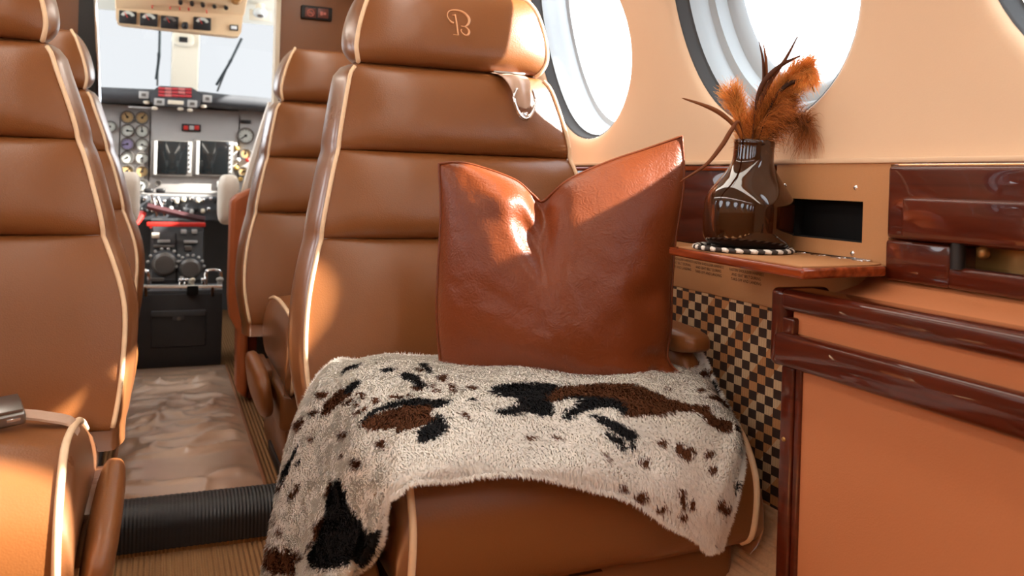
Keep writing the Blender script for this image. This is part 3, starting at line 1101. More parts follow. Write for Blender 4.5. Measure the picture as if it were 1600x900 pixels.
# seat belt lying on the left seat, harness end on the main seat
bt = thing('seat_belt', 'steel seat belt buckle with tan strap lying on the left seat cushion', 'seat belt', (-0.165, 1.25, -0.285))
Mb = Matrix.Translation((-0.166, 1.135, -0.2905)) @ Matrix.Rotation(0.25, 4, 'Z') @ Matrix.Rotation(-0.10, 4, 'Y') @ Matrix.Rotation(0.20, 4, 'X')
bk = obj('buckle', MB().box(-0.05, 0.024, -0.024, 0.024, -0.008, 0.008, 0.004, 3, Mb), MT['steel'], bt, world=True)
obj('buckle_rivet', MB().soft((-0.014, -0.0245, -0.0005), (0.0042, 0.002, 0.0042), 2, 6, Mb), MT['chrome'], bk, world=True)
obj('buckle_slot', MB().box(0.004, 0.018, -0.0252, -0.0235, -0.0012, 0.0028, 0.001, 2, Mb), MT['chrome'], bk, world=True)
obj('buckle_lever', MB().box(-0.05, 0.022, -0.022, 0.022, 0.007, 0.012, 0.002, 2, Mb), MT['steel'], bk, world=True)
sp = spline([(-0.150, 1.148, -0.2985), (-0.132, 1.148, -0.3015), (-0.116, 1.150, -0.306), (-0.103, 1.156, -0.311), (-0.093, 1.164, -0.319), (-0.087, 1.174, -0.336)], 24)
rows = [[(x - 0.0 * k, y + 0.036 * k, z + 0.002 * math.sin(k * 3)) for k in (0, 0.33, 0.66, 1)] for x, y, z in sp]
rows2 = [[(x, y, z - 0.003) for x, y, z in r] for r in rows]
sm_ = MB().grid(rows).grid(rows2)
sm_.grid([[r[0] for r in rows], [r[0] for r in rows2]]).grid([[r[-1] for r in rows], [r[-1] for r in rows2]])
obj('strap', sm_, MT['strap'], bt, world=True, angle=60)

hn = thing('shoulder_harness', 'taupe harness strap with silver loop hanging below the monogrammed headrest', 'harness', (0.62, 1.49, 0.14))
ctr = [(0.612, 1.53, 0.207, 0.030), (0.615, 1.497, 0.200, 0.029), (0.617, 1.474, 0.188, 0.025), (0.620, 1.464, 0.170, 0.019), (0.623, 1.460, 0.152, 0.0165), (0.625, 1.458, 0.140, 0.013), (0.6255, 1.457, 0.135, 0.007)]
cs = spline(ctr, 30)
rows = []
for k, (x, y, z, hw) in enumerate(cs):
    q = k / 29
    rows.append([(x + hw * u, y - 0.006 * (1 - u * u) * min(1, q * 1.6) - 0.004 * math.sin(u * 6 + q * 4) * (1 - q), z) for u in [i / 8 - 1 for i in range(17)]])
r2 = [[(x, y + 0.004, z) for x, y, z in r] for r in rows]
sm_ = MB().grid(rows).grid(r2).grid([[r[0] for r in rows], [r[0] for r in r2]]).grid([[r[-1] for r in rows], [r[-1] for r in r2]]).grid([rows[-1], r2[-1]])
obj('strap', sm_, MT['strap'], hn, world=True, angle=70)
loop = spline([(0.609, 0.172), (0.604, 0.158), (0.604, 0.146), (0.609, 0.132), (0.616, 0.121), (0.625, 0.116), (0.634, 0.120), (0.641, 0.131), (0.646, 0.146), (0.646, 0.158), (0.641, 0.172)], 48)
lr_ = [0.0026 + 0.0022 * math.sin(PI * k / 47) ** 3 for k in range(48)]
obj('metal_loop', MB().tube([(x, 1.4535 + 0.004 * (z > 0.15), z) for x, z in loop], lr_, 10).soft((0.625, 1.4535, 0.123), (0.008, 0.0022, 0.0055), 2.5), MT['chrome'], hn, world=True, angle=180)
obj('strap_keeper', MB().box(0.578, 0.642, 1.495, 1.50, 0.2035, 0.207, 0.001), MT['lgrey'], hn, world=True)


# ------------------------------------------------------------------ leather pillow
PT = math.radians(10)
PO = Vector((0.53, 1.105, -0.283))
PZ = Vector((math.sin(PT) * FW.x, math.sin(PT) * FW.y, math.cos(PT)))
PN = RT.cross(PZ)
p_left = spline([(-0.159, -0.006), (-0.170, 0.08), (-0.171, 0.155), (-0.171, 0.235), (-0.177, 0.309)], 61)
p_right = spline([(0.214, 0.006), (0.184, 0.012), (0.168, 0.034), (0.173, 0.075), (0.175, 0.135), (0.180, 0.201), (0.193, 0.29), (0.191, 0.363)], 61)
p_bot = spline([(-0.159, -0.006), (-0.08, -0.010), (0.0, -0.010), (0.08, -0.009), (0.150, -0.006), (0.214, 0.006)], 81)
p_top = spline([(-0.177, 0.309), (-0.150, 0.312), (-0.118, 0.307), (-0.062, 0.288), (-0.034, 0.266), (-0.020, 0.256), (-0.004, 0.270), (0.022, 0.292), (0.079, 0.320), (0.135, 0.341), (0.191, 0.363)], 81)


def pillow_pt(i, j, sgn):
    """i 0..80 across, j 0..60 up"""
    a, b = i / 80, j / 60
    L, R, Bt, T = p_left[j], p_right[j], p_bot[i], p_top[i]
    c00, c10, c01, c11 = p_bot[0], p_bot[-1], p_top[0], p_top[-1]
    q = []
    for k in range(2):
        q.append((1 - a) * L[k] + a * R[k] + (1 - b) * Bt[k] + b * T[k]
                 - ((1 - a) * (1 - b) * c00[k] + a * (1 - b) * c10[k] + (1 - a) * b * c01[k] + a * b * c11[k]))
    u, v = a * 2 - 1, b * 2 - 1
    th = 0.060 * (max(0, 1 - abs(u) ** 2.6) ** 0.62) * (max(0, 1 - abs(v) ** 2.8) ** 0.6)
    if sgn > 0:
        d = q[0] + 0.020
        up = max(0, (b - 0.62) / 0.38)
        th -= 0.040 * math.exp(-(d / 0.022) ** 2) * up ** 1.1 * max(0, 1 - abs(v) ** 8) ** .5
        th -= 0.018 * math.exp(-((d + 0.045 - 0.10 * (1 - b)) / 0.020) ** 2) * math.exp(-((b - 0.80) / 0.08) ** 2)
        th += 0.012 * math.exp(-((d + 0.05) / 0.035) ** 2) * math.exp(-((b - 0.86) / 0.07) ** 2)
        # diagonal pulls from the bottom right corner and side dents
        cr = (a - 0.86) - (b - 0.10) * 0.55
        th -= 0.014 * math.exp(-(cr / 0.035) ** 2) * math.exp(-((b - 0.13) / 0.10) ** 2)
        th -= 0.010 * math.exp(-((a - 0.90) / 0.06) ** 2) * math.exp(-((b - 0.55) / 0.05) ** 2)
        th -= 0.008 * math.exp(-((a - 0.93) / 0.06) ** 2) * math.exp(-((b - 0.30) / 0.05) ** 2)
        edge = min(1, 6 * min(a, 1 - a, b, 1 - b) * 2)
        th += edge * (0.006 * vnoise(a * 5 + 2, b * 4) + 0.0035 * vnoise(a * 13, b * 9 + 5) + 0.0012 * vnoise(a * 34, b * 30))
        th += 0.010 * math.exp(-((a - 0.60) / 0.22) ** 2) * math.exp(-((b - 0.45) / 0.30) ** 2)
    else:
        th *= 0.85
    return PO + RT * q[0] + PZ * q[1] + PN * (sgn * max(th, 0.0))


pw = thing('leather_pillow', 'square cognac leather throw pillow with dented top on the throw-covered seat', 'pillow', PO)
obj('pillow_cover', MB().grid([[pillow_pt(i, j, 1) for i in range(81)] for j in range(61)]).grid([[pillow_pt(i, j, -1) for i in range(81)] for j in range(61)], flip=True), MT['pillow'], pw, world=True, angle=180)
per = [pillow_pt(i, 0, 1) for i in range(0, 81)] + [pillow_pt(80, j, 1) for j in range(1, 61)] + [pillow_pt(i, 60, 1) for i in range(79, -1, -1)] + [pillow_pt(0, j, 1) for j in range(59, -1, -1)]
obj('seam_edge', MB().tube(per, 0.0022, 6), MT['pillow'], pw, world=True, angle=180)

# ------------------------------------------------------------------ cowhide throw
#BLANKET-BEGIN
NET = [  # rows from the backrest to the front, columns from the aisle hem to the window side
    [(0.170, 1.270, -0.60), (0.185, 1.29, -0.45), (0.205, 1.305, -0.36), (0.250, 1.318, -0.300), (0.325, 1.335, -0.292), (0.45, 1.30, -0.290), (0.62, 1.23, -0.283), (0.745, 1.16, -0.262), (0.765, 1.145, -0.236)],
    [(0.140, 1.20, -0.68), (0.160, 1.21, -0.54), (0.188, 1.225, -0.39), (0.233, 1.235, -0.302), (0.32, 1.22, -0.276), (0.45, 1.19, -0.270), (0.62, 1.13, -0.272), (0.735, 1.09, -0.268), (0.762, 1.07, -0.256)],
    [(0.150, 1.09, -0.70), (0.172, 1.10, -0.55), (0.205, 1.11, -0.40), (0.240, 1.10, -0.303), (0.32, 1.08, -0.272), (0.45, 1.06, -0.266), (0.61, 1.02, -0.270), (0.712, 0.995, -0.282), (0.735, 0.980, -0.300)],
    [(0.168, 0.99, -0.60), (0.188, 0.985, -0.50), (0.210, 0.985, -0.40), (0.238, 0.975, -0.312), (0.315, 0.965, -0.282), (0.46, 0.945, -0.284), (0.61, 0.925, -0.292), (0.692, 0.912, -0.312), (0.710, 0.903, -0.335)],
    [(0.196, 0.945, -0.475), (0.207, 0.925, -0.44), (0.220, 0.905, -0.395), (0.238, 0.890, -0.325), (0.310, 0.880, -0.306), (0.47, 0.872, -0.328), (0.585, 0.862, -0.350), (0.645, 0.858, -0.378), (0.668, 0.862, -0.392)],
    [(0.206, 0.930, -0.448), (0.214, 0.910, -0.425), (0.225, 0.890, -0.390), (0.240, 0.876, -0.334), (0.310, 0.866, -0.322), (0.47, 0.858, -0.350), (0.570, 0.850, -0.402), (0.624, 0.850, -0.436), (0.642, 0.855, -0.444)],
]


def _cr(p0, p1, p2, p3, t):
    return 0.5 * (2 * p1 + (p2 - p0) * t + (2 * p0 - 5 * p1 + 4 * p2 - p3) * t * t + (3 * p1 - p0 - 3 * p2 + p3) * t ** 3)


def blanket_surface(s, t):
    """numpy: s,t in 0..1 (s aisle hem to window, t back to front) to points"""
    A = np.array(NET)
    nr, nc = A.shape[:2]

    def idx(x, n):
        x = np.clip(x, 0, 1) * (n - 1)
        i = np.minimum(x.astype(int), n - 2)
        return i, x - i
    i, ft = idx(t, nr)
    j, fs = idx(s, nc)
    out = 0
    P = []
    for di in (-1, 0, 1, 2):
        ii = np.clip(i + di, 0, nr - 1)
        Q = [A[ii, np.clip(j + dj, 0, nc - 1)] for dj in (-1, 0, 1, 2)]
        P.append(_cr(*Q, fs[..., None]))
    p = _cr(*P, ft[..., None])
    # soft folds, stronger on the hanging side
    hang = np.clip((0.36 - s) / 0.3, 0, 1)
    top = 1 - hang
    w1 = np.sin(t * 17 + s * 6 + 1.3 * np.sin(s * 9)) * 0.010 * hang
    p[..., 0] += w1
    p[..., 1] += np.sin(t * 11 + 2) * 0.004 * hang
    p[..., 2] += top * (0.0035 * np.sin(s * 23 + 4 * t) * np.sin(t * 9 + s * 5) + 0.002 * np.sin(s * 51 + t * 17))
    return p
#BLANKET-END


SPOTS = [
    ('n',[(0.3365,0.1891),(0.3556,0.223),(0.3662,0.2676),(0.353,0.2631),(0.3376,0.2228)]),
    ('n',[(0.3231,0.2901),(0.342,0.2756),(0.3606,0.288),(0.3768,0.2974),(0.3887,0.3197),(0.3888,0.3649),(0.3702,0.3593),(0.3523,0.3326),(0.3275,0.3097)]),
    ('b',[(0.3838,0.3229),(0.4007,0.3179),(0.4154,0.3275),(0.4096,0.3517),(0.3888,0.3649),(0.3809,0.3419)]),
    ('n',[(0.3062,0.2139),(0.3237,0.2498),(0.3239,0.2729),(0.3071,0.2414)]),
    ('n',[(0.2515,0.0848),(0.2944,0.1847),(0.2929,0.2122),(0.2678,0.1751)]),
    ('b',[(0.4859,0.3211),(0.5022,0.3062),(0.5084,0.3551),(0.5058,0.4305),(0.5017,0.4651),(0.4917,0.468),(0.4896,0.3985),(0.4845,0.35)]),
    ('n',[(0.4817,0.4385),(0.4927,0.4491),(0.4958,0.4883),(0.484,0.4695)]),
    ('b',[(0.4658,0.279),(0.488,0.2649),(0.4949,0.282),(0.4684,0.3026)]),
    ('b',[(0.4058,0.201),(0.4236,0.1717),(0.4469,0.214),(0.434,0.2471),(0.4121,0.2244),(0.4016,0.2401)]),
    ('b',[(0.5311,0.2513),(0.5438,0.2568),(0.5378,0.3179),(0.5287,0.3707),(0.5229,0.3657),(0.5284,0.3081)]),
    ('n',[(0.5198,0.2938),(0.5251,0.3237),(0.5208,0.3644),(0.5167,0.3293)]),
    ('n',[(0.4021,0.4015),(0.3976,0.4015),(0.3938,0.3956),(0.3905,0.3841),(0.39,0.375),(0.3931,0.3758),(0.3973,0.3801),(0.4012,0.3862),(0.404,0.3959)]),
    ('n',[(0.4022,0.4199),(0.3979,0.4204),(0.394,0.4155),(0.3906,0.4064),(0.3901,0.3979),(0.393,0.3976),(0.3974,0.401),(0.4012,0.4054),(0.4042,0.4135)]),
    ('n',[(0.3743,0.4016),(0.3705,0.3949),(0.3669,0.3819),(0.3644,0.3633),(0.364,0.3534),(0.3671,0.3585),(0.3707,0.3687),(0.3737,0.383),(0.3761,0.3978)]),
    ('n',[(0.3807,0.4047),(0.3773,0.4018),(0.3743,0.3934),(0.3724,0.3789),(0.3725,0.3707),(0.3752,0.3726),(0.3781,0.3797),(0.3807,0.3888),(0.3825,0.4011)]),
    ('n',[(0.3883,0.4435),(0.3837,0.4409),(0.379,0.4335),(0.3754,0.4197),(0.3743,0.4095),(0.3775,0.4128),(0.3821,0.4202),(0.3866,0.4286),(0.39,0.4394)]),
    ('n',[(0.4247,0.4512),(0.4199,0.4521),(0.4149,0.4497),(0.4099,0.4433),(0.4083,0.4366),(0.4121,0.4334),(0.4176,0.4342),(0.4227,0.4377),(0.4266,0.4445)]),
    ('n',[(0.422,0.4638),(0.4178,0.4665),(0.4137,0.4632),(0.4098,0.4565),(0.4087,0.4513),(0.4119,0.4483),(0.4167,0.4482),(0.4205,0.4517),(0.4237,0.4588)]),
    ('n',[(0.4541,0.4721),(0.4499,0.4726),(0.4455,0.4654),(0.4407,0.4552),(0.4392,0.4469),(0.4429,0.4442),(0.4483,0.4465),(0.4532,0.453),(0.4561,0.465)]),
    ('n',[(0.4614,0.4961),(0.4575,0.4977),(0.4539,0.4914),(0.4507,0.4801),(0.4498,0.471),(0.4531,0.4685),(0.4568,0.4713),(0.4608,0.4775),(0.4632,0.4889)]),
    ('n',[(0.4763,0.5023),(0.4732,0.5052),(0.4701,0.5032),(0.4676,0.4925),(0.4672,0.4847),(0.4698,0.4808),(0.4734,0.4809),(0.4761,0.486),(0.4782,0.4939)]),
    ('n',[(0.5154,0.4959),(0.5115,0.5019),(0.5076,0.5017),(0.504,0.4958),(0.5032,0.4885),(0.506,0.4837),(0.5105,0.4801),(0.5142,0.4824),(0.5168,0.4885)]),
    ('n',[(0.5117,0.4668),(0.5091,0.4725),(0.5069,0.4725),(0.5059,0.4663),(0.506,0.4592),(0.5083,0.4523),(0.5109,0.4495),(0.5128,0.4508),(0.5135,0.4574)]),
    ('n',[(0.5367,0.4638),(0.5335,0.4707),(0.531,0.4712),(0.5291,0.4661),(0.5291,0.4593),(0.5316,0.4522),(0.5348,0.4484),(0.5373,0.4485),(0.5385,0.4549)]),
    ('n',[(0.5382,0.4807),(0.5349,0.4871),(0.5321,0.4877),(0.5299,0.483),(0.5296,0.476),(0.5322,0.4687),(0.5357,0.465),(0.5385,0.4656),(0.54,0.4716)]),
    ('n',[(0.5374,0.5068),(0.534,0.5124),(0.5309,0.5122),(0.5279,0.5074),(0.5272,0.5009),(0.53,0.4947),(0.5341,0.4908),(0.5371,0.4919),(0.5391,0.4985)]),
    ('n',[(0.5394,0.4205),(0.5334,0.4365),(0.5291,0.4388),(0.5268,0.4281),(0.5283,0.4091),(0.5338,0.3913),(0.54,0.3791),(0.5443,0.3796),(0.5445,0.3959)]),
    ('n',[(0.5617,0.4919),(0.5572,0.4989),(0.5533,0.4975),(0.5496,0.4914),(0.549,0.4824),(0.5527,0.475),(0.5577,0.4712),(0.5619,0.4732),(0.5641,0.4823)]),
    ('b',[(0.5483,0.5635),(0.5448,0.57),(0.5418,0.5697),(0.5394,0.564),(0.5392,0.5564),(0.5417,0.5505),(0.5453,0.5472),(0.5484,0.5478),(0.5495,0.5559)]),
    ('n',[(0.3655,0.441),(0.3798,0.4513),(0.3992,0.4598),(0.3903,0.473),(0.3719,0.4646)]),
    ('b',[(0.3555,0.4878),(0.3823,0.4885),(0.4077,0.4787),(0.4276,0.4824),(0.4454,0.4883),(0.4618,0.5063),(0.4789,0.5156),(0.4991,0.539),(0.5124,0.5434),(0.5244,0.5494),(0.5107,0.5784),(0.4941,0.5883),(0.4892,0.6066),(0.4862,0.5641),(0.4676,0.5541),(0.4491,0.531),(0.4314,0.5116),(0.4108,0.4971),(0.3861,0.5063)]),
    ('n',[(0.3606,0.503),(0.3949,0.5021),(0.4226,0.5063),(0.4424,0.5285),(0.4609,0.5459),(0.4759,0.5594),(0.4908,0.5659),(0.4937,0.5921),(0.4862,0.6124),(0.4908,0.629),(0.474,0.6465),(0.4559,0.6611),(0.439,0.6581),(0.422,0.6442),(0.4238,0.6189),(0.3965,0.5617),(0.3788,0.5351)]),
    ('b',[(0.4544,0.6713),(0.4678,0.6539),(0.4876,0.635),(0.4978,0.61),(0.5036,0.629),(0.5029,0.6654),(0.4975,0.6895),(0.4791,0.7128),(0.4554,0.72),(0.4538,0.6939)]),
    ('n',[(0.3376,0.4781),(0.3314,0.47),(0.3264,0.4522),(0.3226,0.4264),(0.3227,0.4104),(0.3279,0.4142),(0.334,0.4275),(0.3387,0.4476),(0.3411,0.4709)]),
    ('n',[(0.2838,0.2903),(0.2799,0.2843),(0.2773,0.2733),(0.276,0.2601),(0.2773,0.2515),(0.2806,0.2546),(0.2842,0.2639),(0.2866,0.2753),(0.2869,0.2876)]),
    ('n',[(0.3982,0.6593),(0.3915,0.6592),(0.3863,0.6473),(0.3819,0.6265),(0.3816,0.6098),(0.3871,0.606),(0.3939,0.6108),(0.3993,0.6236),(0.4018,0.6461)]),
    ('n',[(0.3161,0.5088),(0.3123,0.5028),(0.3092,0.4918),(0.3066,0.4763),(0.3063,0.4669),(0.3094,0.4692),(0.3135,0.4789),(0.3166,0.4912),(0.318,0.5044)]),
    ('n',[(0.3338,0.6171),(0.3255,0.6101),(0.3191,0.5938),(0.3156,0.5708),(0.3157,0.5555),(0.3214,0.5605),(0.3286,0.5729),(0.3347,0.5896),(0.3385,0.6099)]),
    ('n',[(0.5209,0.6194),(0.5275,0.6194),(0.5302,0.6504),(0.5237,0.6606)]),
    ('b',[(0.1859,0.1231),(0.2231,0.1792),(0.2516,0.2042),(0.2656,0.2212),(0.2551,0.2259),(0.235,0.2085),(0.2205,0.2057),(0.2009,0.1718)]),
    ('b',[(0.2354,0.2271),(0.2493,0.2562),(0.2396,0.2488)]),
    ('n',[(0.1758,0.1254),(0.2059,0.1832),(0.1802,0.1385)]),
    ('n',[(0.5611,0.6173),(0.5812,0.5929),(0.5745,0.6321),(0.5612,0.637)]),
    ('b',[(0.5669,0.5223),(0.5886,0.4775),(0.6018,0.4746),(0.6161,0.468),(0.6306,0.4594),(0.6452,0.4486),(0.654,0.4552),(0.6628,0.4605),(0.6463,0.4985),(0.6294,0.5348),(0.6284,0.5687),(0.6217,0.6052),(0.6034,0.6206),(0.5921,0.6091),(0.5749,0.632),(0.5611,0.6373),(0.562,0.6173),(0.5755,0.5962),(0.5898,0.573),(0.5931,0.5461),(0.5759,0.5501)]),
    ('n',[(0.6268,0.54),(0.6469,0.4902),(0.6676,0.4597),(0.6829,0.4492),(0.6973,0.445),(0.7065,0.4495),(0.7152,0.4569),(0.7246,0.4635),(0.7351,0.4684),(0.7416,0.4907),(0.7501,0.5076),(0.7654,0.5329),(0.7799,0.5443),(0.7957,0.5577),(0.8344,0.5498),(0.8376,0.5869),(0.8676,0.5784),(0.9137,0.5684),(0.8932,0.6203),(0.8469,0.6289),(0.8138,0.6224),(0.8,0.5909),(0.781,0.5941),(0.7637,0.596),(0.745,0.6083),(0.7281,0.6197),(0.7135,0.6267),(0.6997,0.6326),(0.69,0.6319),(0.6987,0.6094),(0.6971,0.556),(0.6893,0.5444),(0.6819,0.5325),(0.6726,0.5298),(0.6628,0.5291),(0.6544,0.5168),(0.6323,0.5529)]),
    ('b',[(0.6323,0.5529),(0.6544,0.5168),(0.6645,0.518),(0.6734,0.5239),(0.6819,0.5325),(0.6893,0.5444),(0.6971,0.556),(0.6997,0.6096),(0.69,0.6319),(0.687,0.5942),(0.6695,0.5908),(0.6542,0.5997),(0.6311,0.6336),(0.628,0.6233),(0.6393,0.583),(0.654,0.5636),(0.6607,0.5282),(0.6505,0.5332)]),
    ('b',[(0.6562,0.6195),(0.6644,0.6167),(0.6744,0.6393),(0.6857,0.6584),(0.6976,0.6822),(0.6971,0.695),(0.6885,0.7111),(0.6791,0.7019),(0.6675,0.6786),(0.6572,0.6437)]),
    ('b',[(0.6577,0.6861),(0.6657,0.6896),(0.6781,0.7082),(0.6797,0.7335),(0.6691,0.7525),(0.6682,0.7217),(0.658,0.7052)]),
    ('b',[(0.6816,0.7216),(0.6904,0.7162),(0.6949,0.7299),(0.6826,0.7335)]),
    ('n',[(0.5736,0.6994),(0.5819,0.6921),(0.587,0.7016),(0.5764,0.7147),(0.5708,0.7303)]),
    ('n',[(0.6011,0.6891),(0.6079,0.6898),(0.6075,0.7108),(0.6003,0.7081)]),
    ('n',[(0.6415,0.7603),(0.649,0.7613),(0.652,0.7889),(0.6463,0.8021),(0.6449,0.7714)]),
    ('n',[(0.7061,0.7657),(0.7015,0.7766),(0.6965,0.7803),(0.6916,0.7762),(0.69,0.7675),(0.6938,0.7569),(0.699,0.749),(0.7036,0.7471),(0.7076,0.7533)]),
    ('n',[(0.7007,0.9191),(0.6966,0.9538),(0.6892,0.9784),(0.6817,0.9755),(0.6767,0.9463),(0.6792,0.909),(0.6861,0.8853),(0.6929,0.8787),(0.6998,0.8907)]),
    ('n',[(0.6687,0.9088),(0.6664,0.9314),(0.6617,0.9446),(0.6579,0.94),(0.6561,0.9217),(0.6572,0.9015),(0.6613,0.8864),(0.6647,0.8817),(0.669,0.8883)]),
    ('n',[(0.6742,0.9981),(0.6717,0.9981),(0.6679,0.9987),(0.6621,0.9975),(0.6587,0.9975),(0.6596,0.9975),(0.6629,0.9963),(0.6671,0.9975),(0.6721,0.9975)]),
    ('n',[(0.7378,0.9283),(0.7338,0.9468),(0.7283,0.959),(0.7212,0.9622),(0.7172,0.9526),(0.7196,0.9332),(0.7243,0.9171),(0.7305,0.9098),(0.7369,0.913)]),
    ('n',[(0.7827,0.9217),(0.7788,0.9355),(0.7717,0.9426),(0.7634,0.9417),(0.7586,0.9338),(0.7613,0.9198),(0.7666,0.9082),(0.7739,0.9039),(0.7817,0.9078)]),
    ('n',[(0.8359,0.7033),(0.8296,0.7122),(0.8217,0.7163),(0.8121,0.7161),(0.8076,0.7115),(0.8118,0.703),(0.8192,0.6952),(0.8273,0.6915),(0.8357,0.6942)]),
    ('n',[(0.8532,0.7444),(0.846,0.7523),(0.8367,0.7545),(0.8253,0.7521),(0.8198,0.7465),(0.8241,0.7378),(0.8321,0.7309),(0.8419,0.7288),(0.8522,0.7344)]),
    ('n',[(0.9566,0.5373),(0.9566,0.5412),(0.957,0.5373),(0.9566,0.527),(0.9595,0.5141),(0.9603,0.509),(0.9607,0.509),(0.9582,0.5167),(0.9574,0.5277)]),
    ('n',[(0.9653,0.5753),(0.9711,0.5754),(0.9387,0.6024),(0.9143,0.6105),(0.9084,0.6038),(0.9209,0.5891),(0.959,0.5592),(0.9578,0.5637),(0.9612,0.5695)]),
    ('n',[(0.9649,0.574),(0.9674,0.5779),(0.9674,0.5766),(0.9624,0.5727),(0.9595,0.5637),(0.9574,0.5586),(0.9582,0.5553),(0.9582,0.5592),(0.9607,0.5669)]),
    ('n',[(0.9274,0.2516),(0.9073,0.2684),(0.8956,0.2698),(0.8919,0.2509),(0.8961,0.2255),(0.9086,0.2087),(0.9228,0.2074),(0.9353,0.2157),(0.9439,0.2308)]),
    ('n',[(0.9785,0.2822),(0.93,0.3154),(0.903,0.3378),(0.8934,0.335),(0.896,0.3167),(0.9118,0.2954),(0.9377,0.276),(0.976,0.2614),(0.9955,0.2699)]),
    ('n',[(0.9992,0.2992),(0.9992,0.303),(0.9967,0.3001),(0.9753,0.293),(0.9706,0.2852),(0.9963,0.275),(0.9989,0.2742),(0.9992,0.2798),(0.9992,0.2877)]),
    ('n',[(0.7369,0.7022),(0.732,0.7096),(0.7265,0.7108),(0.7208,0.708),(0.7186,0.7023),(0.722,0.6948),(0.7276,0.6894),(0.7332,0.6879),(0.7379,0.6933)]),
    ('n',[(0.7844,0.4892),(0.7791,0.497),(0.7744,0.5004),(0.7708,0.4988),(0.7704,0.494),(0.7747,0.4859),(0.78,0.4806),(0.7847,0.4777),(0.7872,0.4813)]),
    ('n',[(0.8594,0.4614),(0.8467,0.4782),(0.8368,0.4852),(0.8295,0.4832),(0.8294,0.4732),(0.8372,0.4611),(0.8479,0.45),(0.8592,0.4425),(0.866,0.445)]),
    ('n',[(0.7449,0.7095),(0.7554,0.6952),(0.771,0.7062),(0.7846,0.7315),(0.7747,0.7463),(0.7494,0.7349)]),
    ('n',[(0.7733,0.7025),(0.7896,0.7063),(0.792,0.7224),(0.7795,0.7185)]),
    ('n',[(0.7522,0.8332),(0.7638,0.8292),(0.7699,0.8557),(0.7777,0.882),(0.7675,0.8987),(0.7566,0.8659)]),
    ('n',[(0.7798,0.8546),(0.7923,0.8441),(0.7999,0.8845),(0.7846,0.8903)]),
    ('n',[(0.8617,0.8446),(0.8811,0.8201),(0.909,0.8211),(0.9557,0.8031),(0.9736,0.8378),(0.8807,0.854)]),
    ('b',[(0.9008,0.4038),(0.9992,0.3185),(1.0,0.3571),(1.0,0.4073),(0.9992,0.4511),(0.9992,0.4241),(0.9986,0.3778)]),
    ('n',[(0.8257,0.5221),(0.9548,0.3781),(0.9992,0.4073),(0.9992,0.4459),(0.9616,0.5103),(0.9971,0.4582),(0.8792,0.4914)]),
    ('n',[(0.9804,0.5753),(0.9983,0.5759),(0.9992,0.6004),(0.9983,0.5939)]),
    ('b',[(0.9508,0.7473),(0.9914,0.7143),(0.9976,0.751),(0.986,0.7799)]),
    ('n',[(0.2061,0.4371),(0.2276,0.5132),(0.215,0.5114),(0.2029,0.5093),(0.191,0.4742),(0.1771,0.423),(0.1842,0.4264),(0.2007,0.483)]),
    ('n',[(0.2426,0.4604),(0.2546,0.4621),(0.2675,0.4642),(0.274,0.5009),(0.2486,0.4947)]),
    ('b',[(0.2739,0.485),(0.285,0.5228),(0.286,0.5714),(0.271,0.6086),(0.2652,0.6749),(0.2649,0.7523),(0.281,0.9297),(0.25,0.9804),(0.211,0.9994),(0.1733,0.9834),(0.1429,0.9713),(0.1768,0.6887),(0.1771,0.6311),(0.1728,0.5868),(0.1729,0.4992),(0.1768,0.4559),(0.1955,0.4957),(0.2136,0.512),(0.2286,0.5092),(0.2384,0.497),(0.2477,0.4825),(0.2596,0.4849)]),
    ('n',[(0.1947,0.2286),(0.2127,0.2514),(0.2252,0.2803),(0.2147,0.2774),(0.2003,0.2564)]),
    ('n',[(0.1228,0.1499),(0.1241,0.1449),(0.1467,0.2121),(0.1584,0.2759),(0.1657,0.3379),(0.1754,0.4585),(0.1555,0.3282),(0.1456,0.3543),(0.1352,0.2857),(0.1216,0.2305),(0.1084,0.1604),(0.1156,0.1556)]),
    ('n',[(0.1708,0.1268),(0.1795,0.1207),(0.2082,0.1983),(0.1667,0.1256)]),
    ('n',[(0.1673,0.2448),(0.1631,0.2365),(0.16,0.2239),(0.1566,0.2046),(0.1552,0.1913),(0.1599,0.1979),(0.1653,0.2116),(0.1689,0.2271),(0.1701,0.243)]),
    ('n',[(0.1675,0.1954),(0.1634,0.1861),(0.1448,0.1494),(0.145,0.1453),(0.1416,0.137),(0.1446,0.139),(0.1389,0.1301),(0.1616,0.1734),(0.1683,0.1925)]),
]
COLS = {'w': (0.94, 0.91, 0.85), 'n': (0.125, 0.042, 0.014), 'b': (0.010, 0.010, 0.012)}


def blanket_color(s, t):
    n = len(s)
    jx = rng.normal(0, 0.0022, n)
    jy = rng.normal(0, 0.0035, n)
    x, y = s + jx, t + jy
    col = np.array(COLS['w'])[None, :] * (1 + rng.normal(0, 0.035, (n, 1)))
    for c, poly in SPOTS:
        P = np.array(poly)
        lo, hi = P.min(0), P.max(0)
        m = (x > lo[0]) & (x < hi[0]) & (y > lo[1]) & (y < hi[1])
        ix = np.nonzero(m)[0]
        if not len(ix):
            continue
        a, b = x[ix], y[ix]
        ins = np.zeros(len(ix), bool)
        for k in range(len(P)):
            x1, y1 = P[k]
            x2, y2 = P[k - 1]
            cond = ((y1 > b) != (y2 > b)) & (a < (x2 - x1) * (b - y1) / (y2 - y1 + 1e-12) + x1)
            ins ^= cond
        col[ix[ins]] = np.array(COLS[c])[None, :] * (1 + rng.normal(0, 0.15, (int(ins.sum()), 1)))
    return np.clip(col, 0.003, 1)


def set_col(me, col):
    at_ = me.color_attributes.new('Col', 'FLOAT_COLOR', 'POINT')
    at_.data.foreach_set('color', np.concatenate([col, np.ones((len(col), 1))], 1).astype(np.float32).ravel())


